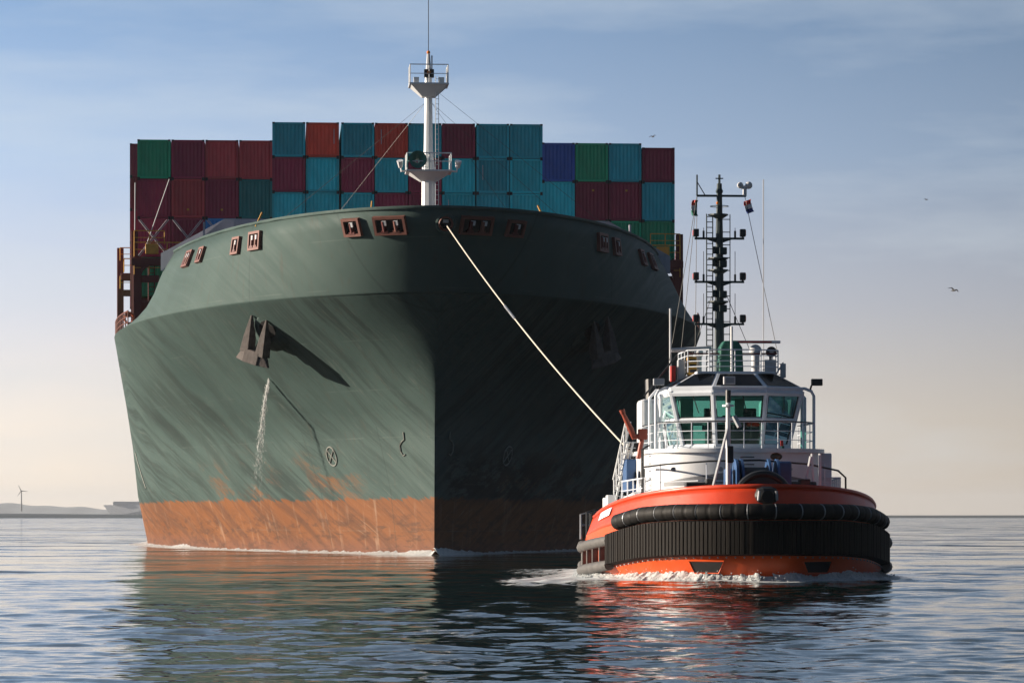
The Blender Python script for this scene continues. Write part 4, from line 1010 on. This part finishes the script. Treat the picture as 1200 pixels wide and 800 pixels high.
def tug_mast():
    my = 11.6; z0, z1 = 7.9, 15.4; x0 = -.28
    root = empty('signal_mast', (0, 0, 0), 0, tug)
    b = MB(); b.tube([(x0, my, z0), (x0, my, 11.5), (x0, my, 13.6), (x0, my, z1)], [.20, .17, .14, .10], 8); b.build('mast_pole', MASTG, root, smooth=40)
    b = MB()
    for dx in (-.52, -.28): b.tube([(x0+dx, my-.15, z0), (x0+dx, my-.15, 14.2)], .025, 5)
    for i in range(30): b.tube([(x0-.52, my-.15, z0+.1+i*.21), (x0-.28, my-.15, z0+.1+i*.21)], .018, 5)
    b.build('ladder', MASTG, root)
    b = MB(); b.tube([(x0+.42, my, z0), (x0+.42, my, 14.2)], .02, 5)
    for i in range(12): b.tube([(x0, my, z0+.6+i*.5), (x0+.42, my, z0+.6+i*.5)], .018, 5)
    b.build('cable_run', MASTG, root)
    for z in (13.25, 11.55, 9.9):
        b = MB(); b.box((x0, my, z), (1.95, .12, .08)); b.prism([(x0-.6, my-.05, z), (x0+.6, my-.05, z), (x0+.6, my+.05, z), (x0-.6, my+.05, z)], [(x0-.15, my-.05, z-.16), (x0+.15, my-.05, z-.16), (x0+.15, my+.05, z-.16), (x0-.15, my+.05, z-.16)])
        arm = b.build('crossarm', MASTG, root)
        for s in (-1, 1):
            b = MB(); b.box((x0+s*.92, my, z+.22), (.22, .22, .30)); b.tube([(x0+s*.92, my, z), (x0+s*.92, my, z+.1)], .05, 6); lamp = b.build('navigation_lamp', BLACK, arm, bevel=.03)
            b = MB(); b.box((x0+s*1.035, my, z+.22), (.02, .15, .2)); b.build('lens', AMBER if s > 0 else SIGR, lamp)
            b = MB(); b.tube([(x0+s*.62, my, z), (x0+s*.62, my, z+.30)], .045, 6); b.tube([(x0+s*.62, my, z+.3), (x0+s*.62, my, z+(1.2 if z < 12 else .42))], .013, 5); b.build('rod_antenna', BLACK, arm)
    for z in (14.15, 12.45, 11.98, 10.75):
        b = MB(); b.tube([(x0-.05, my, z), (x0-.05, my, z+.05)], .40, 12); b.tube([(x0, my, z-.12), (x0, my, z)], [.15, .34], 10)
        b.tube([(x0+.36*math.cos(t), my+.36*math.sin(t), z+.36) for t in np.linspace(0, 6.28, 13)], .016, 5) if z > 14 else None
        b.build('mast_platform', MASTG, root)
    for z in (12.65, 12.15, 10.95, 10.4):
        b = MB(); b.box((x0+.12, my-.15, z+.1), (.3, .26, .28)); b.tube([(x0-.2, my-.1, z), (x0-.2, my-.1, z+.28)], .09, 8); b.build('lantern', MASTG, root, bevel=.03)
    # top yard with pole, anemometer and camera
    b = MB(); z = 14.92; b.box((x0+.08, my, z), (1.95, .09, .08)); b.tube([(x0-.88, my, z), (x0-.88, my, z+.82)], .035, 6); b.tube([(x0-.88, my, z+.55), (x0-.55, my, z)], .02, 5); yd = b.build('yard', MASTG, root)
    b = MB(); b.tube([(x0+1.0, my, z), (x0+1.0, my, z+.3)], .08, 8); b.sphere((x0+.82, my, z+.42), .13, 10); b.sphere((x0+1.16, my, z+.42), .15, 10); b.box((x0+1.0, my, z+.34), (.3, .14, .12)); b.build('anemometer', LGREY, yd, smooth=60)
    b = MB(); b.tube([(x0, my, z1), (x0, my, z1+.35)], .05, 6); b.box((x0, my, z1+.2), (.3, .06, .04)); b.sphere((x0, my, z1-.3), .15, 8); b.build('masthead', MASTG, yd)
    b = MB(); b.sphere((x0-.1, my-.2, 14.62), .06, 8); b.build('masthead_lamp', AMBER, yd)
    b = MB()
    for q in ((-2.4, 10.2, 8.4), (-1.8, 12.4, 7.9)): b.tube([(x0-.88, my, z), q], .012, 4)
    b.tube([(x0-.88, my, z), (x0-.95, my, 8.9)], .012, 4)
    for q in ((1.9, 10.6, 8.6),): b.tube([(x0+1.0, my, z), q], .012, 4)
    b.tube([(x0-.3, my, 11.0), (-1.6, my, 8)], .012, 4); b.tube([(x0+.3, my, 11.0), (1.3, my, 8)], .012, 4)
    b.build('halyard', BLACK, root)
tug_mast()

def flag(name, lx, ly, lz, cols, label, w=.22, h=.62, tilt=0):
    b = [MB() for _ in cols]; n = len(cols)
    e = empty(name)
    e.matrix_world = Matrix.Translation(TUG_LOC) @ Matrix.Rotation(TUG_RZ, 4, 'Z') @ Matrix.Translation((lx, ly, lz)) @ Matrix.Rotation(tilt, 4, 'Y')
    for i, m in enumerate(cols):
        rows = []
        for a in np.linspace(0, 1, 7):
            z = -(i+a)/n*h; rows.append([(k/6*w-w/2+.05*math.sin(z*9+i), .05*math.sin(k*1.7+z*6), z) for k in range(7)])
        mb = MB(); mb.grid(rows); mb.build('stripe', m, e, smooth=60, solid=.006)
    tag(e, label, 'flag')
flag('flag', -1.22, 11.6, 14.75, (SIGR, SIGW, mat('flag_green', (.01,.12,.08), .7)), 'small furled red white and green flag on the halyard beside the ship', tilt=.05)
flag('flag', .82, 11.6, 14.75, (SIGR, SIGW, SIGB), 'small red white and blue flag below the wind sensor on the mast', tilt=-.35, w=.3, h=.5)

def foredeck():
    # forward tripod mast
    root = empty('bow_light_mast', (0, 0, 0), 0, tug)
    b = MB(); b.tube([(-.95, 3.6, 2.9), (-.95, 3.6, 6.95)], .085, 8); b.tube([(-1.55, 3.4, 3.4), (-.98, 3.55, 5.6)], .055, 6); b.build('mast_pole', W_, root, smooth=50)
    b = MB(); b.tube([(-.95, 3.6, 6.4), (-.95, 3.6, 6.47)], .22, 12); b.build('lamp_shelf', W_, root)
    b = MB(); b.tube([(-.95, 3.6, 6.55), (-.95, 3.6, 7.0)], .10, 10); b.build('navigation_lamp', BLACK, root)
    b = MB(); b.box((-.88, 3.6, 4.65), (.22, .25, .62)); b.build('lamp_box', BLACK, root, bevel=.03); b = MB(); b.tube([(-.75, 3.5, 6.05), (-.55, 3.4, 5.65)], .1, 8); b.build('deck_lamp', GREY, root)
    for x in (1.55,):
        b = MB(); b.tube([(2.0, 4.6, 3.3), (2.25, 4.6, 4.6)], .05, 6); b.tube([(2.35, 4.6, 3.3), (2.3, 4.6, 4.7)], .05, 6); b.tube([(2.6, 4.6, 2.6), (2.6, 4.6, 4.7)], .06, 6); b.build('light_tripod', W_, tug)
    # windlass / towing winch forward
    root = empty('bow_winch', (.15, 4.3, .35), 0, tug); root.scale = (.78, 1, .96)
    for x in (-1.0, -.75, .55, .95):
        b = MB(); b.tube([(x, 0, 3.5), (x+.12, 0, 3.5)], .82, 26); b.build('drum_flange', BLUE, root, smooth=30)
    b = MB(); b.tube([(-.65, 0, 3.5), (.56, 0, 3.5)], .50, 20); b.build('drum', mat('wound_rope', (.04,.045,.05), .9, bump=.02, streak=(8, 1, 1)), root, smooth=30)
    b = MB(); b.box((1.35, 0, 3.55), (.62, .9, 1.35)); b.build('gear_case', BLUE, root, bevel=.08); b = MB(); b.box((-1.3, .1, 3.2), (.3, .8, 1.5)); b.build('gear_case', BLUE, root, bevel=.08)
    b = MB(); b.box((2.35, .1, 3.25), (.5, .6, .6)); b.tube([(1.7, 0, 3.25), (2.9, 0, 3.25)], .2, 12); b.build('motor', BLACK, root, bevel=.05)
    b = MB(); b.box((-2.9, -.2, 3.2), (.95, .6, .42)); b.box((-2.2, -.2, 3.3), (.4, .5, .5)); b.build('bitts', BLACK, root, bevel=.05)
    # black arch of the bow fairlead
    b = MB(); b.tube([(-.05+.96*math.cos(t), .75, 2.95+.95*math.sin(t)) for t in np.linspace(0, math.pi, 20)], .14, 8)
    b.prism([(-.05+.92*math.cos(t), .7, 2.95+.92*math.sin(t)) for t in np.linspace(0, math.pi, 20)], [(-.05+.92*math.cos(t), .85, 2.95+.92*math.sin(t)) for t in np.linspace(0, math.pi, 20)])
    b.build('fairlead_arch', BLACK, tug, smooth=40)
    # foredeck rail: long thin black hand line plus posts
    b = MB(); P = [(-3.6, 8.2, 4.25), (-3.0, 5.8, 4.32), (-1.5, 4.6, 4.42), (.3, 4.3, 4.45), (2.2, 5.0, 4.32), (3.6, 6.6, 4.1), (4.05, 7.6, 3.85), (4.1, 7.8, 2.4)]
    b.tube(P, .038, 6); b.build('hand_line', BLACK, tug, smooth=50)
    b = MB()
    for z in (3.2, 3.65): b.tube([(-3.2, 6.6, z), (-1.9, 5.0, z+.05), (1.9, 5.1, z+.05), (3.6, 6.9, z)], .018, 5)
    for x, y in ((-3.15, 6.5), (-1.6, 4.85), (3.0, 6.0)): b.tube([(x, y, 2.2), (x, y, 4.35)], .025, 6)
    b.build('railing', WB, tug)
    b = MB(); b.rail([(3.3, 8.6, 2.7), (4.0, 8.6, 2.7), (4.15, 13, 2.6)], 1.15, .035, 2, .55); b.build('side_railing', WB, tug)
    b = MB(); b.rail([(-3.5, 8.8, 2.7), (-4.0, 12.8, 2.6)], 1.15, .03, 2, .9); b.build('side_railing', WB, tug)
    b = MB(); b.box((-3.9, 7.55, 3.0), (.04, 1.0, .30)); 
    # blank white name plate following the bulwark
    b = MB(); rows = [[], []]
    for k in range(9):
        y = 6.2+k*.2; x = -(tb(y)-.2)-.03; rows[0].append((x-.06, y, I(y, T_TOP)-.42)); rows[1].append((x+.05, y, I(y, T_TOP)-.12))
    b.grid(rows); b.build('white_panel', W_, tug)
    # fire monitor on its platform
    root = empty('fire_monitor', (-3.35, 10.3, 0), 0, tug)
    b = MB(); b.tube([(-.25, 0, 4.6), (-.1, 0, 5.35)], .1, 8); b.box((-.08, 0, 5.55), (.36, .3, .42)); b.build('base', REDM, root, bevel=.05)
    b = MB(); b.tube([(-.1, 0, 5.5), (-.42, 0, 5.45), (-.55, 0, 5.75), (-.85, -.1, 6.35)], [.1, .13, .12, .08], 10); b.tube([(-.85, -.1, 6.35), (-.9, -.1, 6.5)], [.1, .11], 10); b.build('barrel', REDM, root, smooth=50)
    b = MB(); b.tube([(-3.45, 6.9, 3.0), (-3.35, 7.4, 5.0)], .0201, 5)
    # small red-green running light on bridge front
    b = MB(); b.box((1.42, 6.3, 5.12), (.1, .1, .2)); b.build('red_lamp', SIGR, tug)
    b = MB(); b.box((1.46, 6.3, 4.96), (.1, .1, .12)); b.build('green_lamp', GREENC, tug)
    # aft towing winch
    b = MB(); b.tube([(-1.6, 20.5, 2.4), (-.2, 20.5, 2.4)], .8, 20); b.box((-1.8, 20.5, 2.2), (.3, 1.6, 1.6)); b.box((0, 20.5, 2.2), (.3, 1.6, 1.6)); b.build('towing_winch', BLUE, tug, bevel=.05)
foredeck()

# tow line from the ship's centre fairlead to the tug's winch
def tow_rope():
    M_ = Matrix.Translation((SHIP_X, SHIP_Y, 0)) @ Matrix.Rotation(math.atan(SLOPE), 4, 'Z')
    A = M_ @ Vector((.4, -7.35, 19.45)); T_ = Matrix.Translation(TUG_LOC) @ Matrix.Rotation(TUG_RZ, 4, 'Z')
    Bp = T_ @ Vector((-1.0, 20.5, 3.15))
    b = MB(); pts = []
    for t in np.linspace(0, 1, 60): q = A.lerp(Bp, t); q.z -= 4*t*(1-t)*.7; pts.append(q)
    b.tube(pts, .040, 8); o = b.build('tow_rope', ROPE, smooth=60)
    b = MB()
    for i in (19, 20, 21): b.tube([pts[i], pts[i+1]], .07, 8)
    b.build('chafe_sleeve', STEEL, o); tag(o, 'long pale tow rope stretched from the ship bow down to the tug', 'rope')
tow_rope()

# bow wave thrown up by the tug, a broken crest of foam
def bow_wave():
    rs = np.random.RandomState(9)
    P = []
    for i in range(-130, 131):
        y = 15*(abs(i)/130)**1.9; h = max(tb(y)-.62+(.1 if y > 5 else .02*y), 0)*(1 if i > 0 else -1); P.append(Vector((h, y+.62*max(0, 1-y/9), 0)))
    # drop duplicate centre points then resample evenly
    d = [0]
    for a, c in zip(P[:-1], P[1:]): d.append(d[-1]+(c-a).length)
    tt = np.arange(0, d[-1], .07); xs = np.interp(tt, d, [p.x for p in P]); ys = np.interp(tt, d, [p.y for p in P])
    def n1(t, f, ph): return math.sin(t*f+ph)+.6*math.sin(t*f*2.3+ph*2)+.4*math.sin(t*f*4.9+ph*3)
    rows = []
    for i, t in enumerate(tt):
        a, c = max(i-1, 0), min(i+1, len(tt)-1); tg = Vector((xs[c]-xs[a], ys[c]-ys[a], 0)).normalized(); nn = Vector((tg.y, -tg.x, 0))
        y = ys[i]; H = (.70+.05*n1(t, 1.1, .3)+.03*n1(t, 5.3, 1))*max(.35, 1-y/16); Wd = .95+.18*n1(t, .9, 2)
        r = []
        for k, (w, z) in enumerate(((-.35, .75), (-.1, .95), (.12, 1.0), (.3, .82), (.5, .52), (.72, .25), (.95, .05), (1.2, -.25))):
            j = rs.normal(0, 1, 3)*.035
            p = Vector((xs[i], y, 0)) + nn*(w*Wd)+Vector((j[0], j[1], z*H+j[2]*(1 if k < 7 else 0))); r.append(p)
        rows.append(r)
    b = MB(); b.grid(rows)
    for i in range(4200):                                  # flying droplets and lumps of froth
        k = rs.randint(0, len(rows)); q = rows[k][rs.randint(1, 7)]; r = .006+.018*rs.rand()**2
        c = q+Vector((rs.normal(0, .10), rs.normal(0, .10), abs(rs.normal(0, .05)))); b.tube([c-Vector((0, 0, r)), c+Vector((0, 0, r*.8))], [r, r*.8], 5)
    m = bpy.data.materials.new('bow_wave_foam'); m.use_nodes = True; nt = m.node_tree; N = nt.nodes.new; L = nt.links.new; bs = nt.nodes['Principled BSDF']
    bs.inputs['Roughness'].default_value = .55; bs.inputs['Subsurface Weight'].default_value = 0
    g = N('ShaderNodeNewGeometry'); nz = N('ShaderNodeTexNoise'); nz.inputs['Scale'].default_value = 8; nz.inputs['Detail'].default_value = 8; nz.inputs['Roughness'].default_value = .75; L(g.outputs['Position'], nz.inputs[0])
    rp = N('ShaderNodeValToRGB'); rp.color_ramp.elements[0].position = .34; rp.color_ramp.elements[0].color = (.42,.50,.52,1); rp.color_ramp.elements[1].position = .56; rp.color_ramp.elements[1].color = (.86,.88,.88,1); L(nz.outputs[0], rp.inputs[0]); L(rp.outputs[0], bs.inputs['Base Color'])
    bp = N('ShaderNodeBump'); bp.inputs['Distance'].default_value = .12; L(nz.outputs[0], bp.inputs['Height']); L(bp.outputs[0], bs.inputs['Normal'])
    o = b.build('bow_wave_foam', m, None, smooth=60); o.location = TUG_LOC; o.rotation_euler = (0, 0, TUG_RZ)
    tag(o, 'white churned foam of the bow wave around the orange tug hull', 'foam', kind='stuff')
bow_wave()

# ------------------------------------------------------------------ far away
def far_things():
    H = mat('far_ship_white', (.55,.58,.62), .6)
    r = empty('distant_ship', (-1090, 9000, 0)); r.scale = (3.6, 3.6, 3.6); tag(r, 'pale distant ship on the horizon beyond the green ship', 'ship')
    b = MB(); b.prism([(-5, -6, 0), (40, -10, 0), (46, 0, 0), (40, 10, 0), (-5, 6, 0)], [(-12, -3, 9), (42, -12, 9), (46, 0, 9), (42, 12, 9), (-12, 3, 9)]); b.build('hull', H, r)
    b = MB(); b.box((14, 0, 10.3), (36, 12, 2.6)); b.build('superstructure', H, r)
    b = MB(); pts = [(13+12*math.sin(a)**1.0, 0, 9+15*(1-math.cos(a))) for a in np.linspace(.0, 1.5, 12)]
    b.prism([(x, -2, z) for x, _, z in pts]+[(26, -2, 9)], [(x, 2, z) for x, _, z in pts]+[(26, 2, 9)]); b.build('funnel', H, r)
    t = empty('wind_turbine', (-832, 5500, 10)); tag(t, 'thin wind turbine standing on the low hazy coast', 'wind turbine')
    g = mat('turbine_grey', (.20,.21,.23), .6)
    b = MB(); b.tube([(0, 0, 0), (0, 0, 34)], [1.3, .8], 8); b.build('tower', g, t)
    b = MB(); b.box((0, -1, 34.5), (2, 5, 2)); b.build('nacelle', g, t)
    for a in (95, 215, 335):
        A = math.radians(a); b = MB(); b.tube([(0, -4, 34.5), (11*math.sin(A), -4, 34.5+11*math.cos(A))], [.9, .3], 6); b.build('blade', g, t)
    # gulls
    D = mat('gull_dark', (.05,.05,.055), .7)
    for x, y, z, sp, tilt, lab in ((43.6, 320, 24.6, 1.25, .25, 'dark gull gliding low, lowest of the three birds in the sky'), (17.4, 400, 49.1, 1.0, -.25, 'gull flying just above the top right containers'), (57.5, 450, 46.2, .7, .1, 'tiny gull in the open sky above the other gull')):
        b = MB(); rows = []
        for i in range(9):
            f = i/8*2-1; a = abs(f); ch = .22*(1-a*.75)*sp
            zz = sp*(.16*math.sin(min(a, .55)/.55*math.pi/2)-.22*max(0, a-.5)); rows.append([(f*sp/2, -ch/2+.1*a, zz+.03), (f*sp/2, ch/2+.14*a, zz), (f*sp/2, -ch/2+.1*a, zz-.03)])
        b.grid(rows); b.tube([(0, -.32*sp, 0), (0, -.2*sp, .02), (0, .05, 0), (0, .35*sp, .0)], [.02, .07*sp, .08*sp, .03], 8)
        o = b.build('gull', D); o.location = (x, y, z); o.rotation_euler = (0, tilt, .5); tag(o, lab, 'bird')
far_things()
def haze():
    b = MB(); b.box((0, 10500, 70), (44000, 23000, 144)); 
    m = bpy.data.materials.new('haze'); m.use_nodes = True; nt = m.node_tree; nt.nodes.clear()
    v = nt.nodes.new('ShaderNodeVolumePrincipled'); v.inputs['Color'].default_value = (.86,.90,.96,1); v.inputs['Density'].default_value = 4e-5; v.inputs['Anisotropy'].default_value = .2
    o = nt.nodes.new('ShaderNodeOutputMaterial'); nt.links.new(v.outputs[0], o.inputs['Volume'])
    h = b.build('haze', m); tag(h, kind='stuff')
haze()

# spray and froth thrown up along the waterline of the big ship
def hull_froth():
    rs = np.random.RandomState(21); b = MB()
    for sg in (-1, 1):
        rows = []; u = -.5; d = 0
        while u < 88:
            t = max(u, 0)/90; v = sg*20.9*(1-(1-t)**2.2)
            a = Vector((sg*20.9*2.2*(1-t)**1.2/90, 1, 0)).normalized(); nn = Vector((sg*a.y, -sg*a.x*1.0, 0)).normalized()
            if nn.y > 0: nn.y *= -1
            H = .02+.20*max(0, math.sin(u*.33+sg))*max(0, math.sin(u*.13+2))+.14*rs.rand()**2+.22*math.exp(-(u/3)**2)
            if u < .6: nn = Vector((sg*.25, -1, 0)).normalized()
            base = Vector((v, u, 0)); rows.append([base+nn*w+Vector((0, 0, z*H+rs.normal(0, .015))) for w, z in ((-.4, 1.0), (.05, 1.0), (.25, .75), (.55, .4), (1.0, .12), (1.6, -.25))]); u += .22
        b.grid(rows)
    o = b.build('hull_foam', bpy.data.materials['bow_wave_foam'], None, smooth=60)
    o.matrix_world = Matrix.Translation((SHIP_X, SHIP_Y, 0)) @ Matrix.Rotation(math.atan(SLOPE), 4, 'Z')
    tag(o, 'thin white line of froth along the waterline of the green ship', 'foam', kind='stuff')
hull_froth()
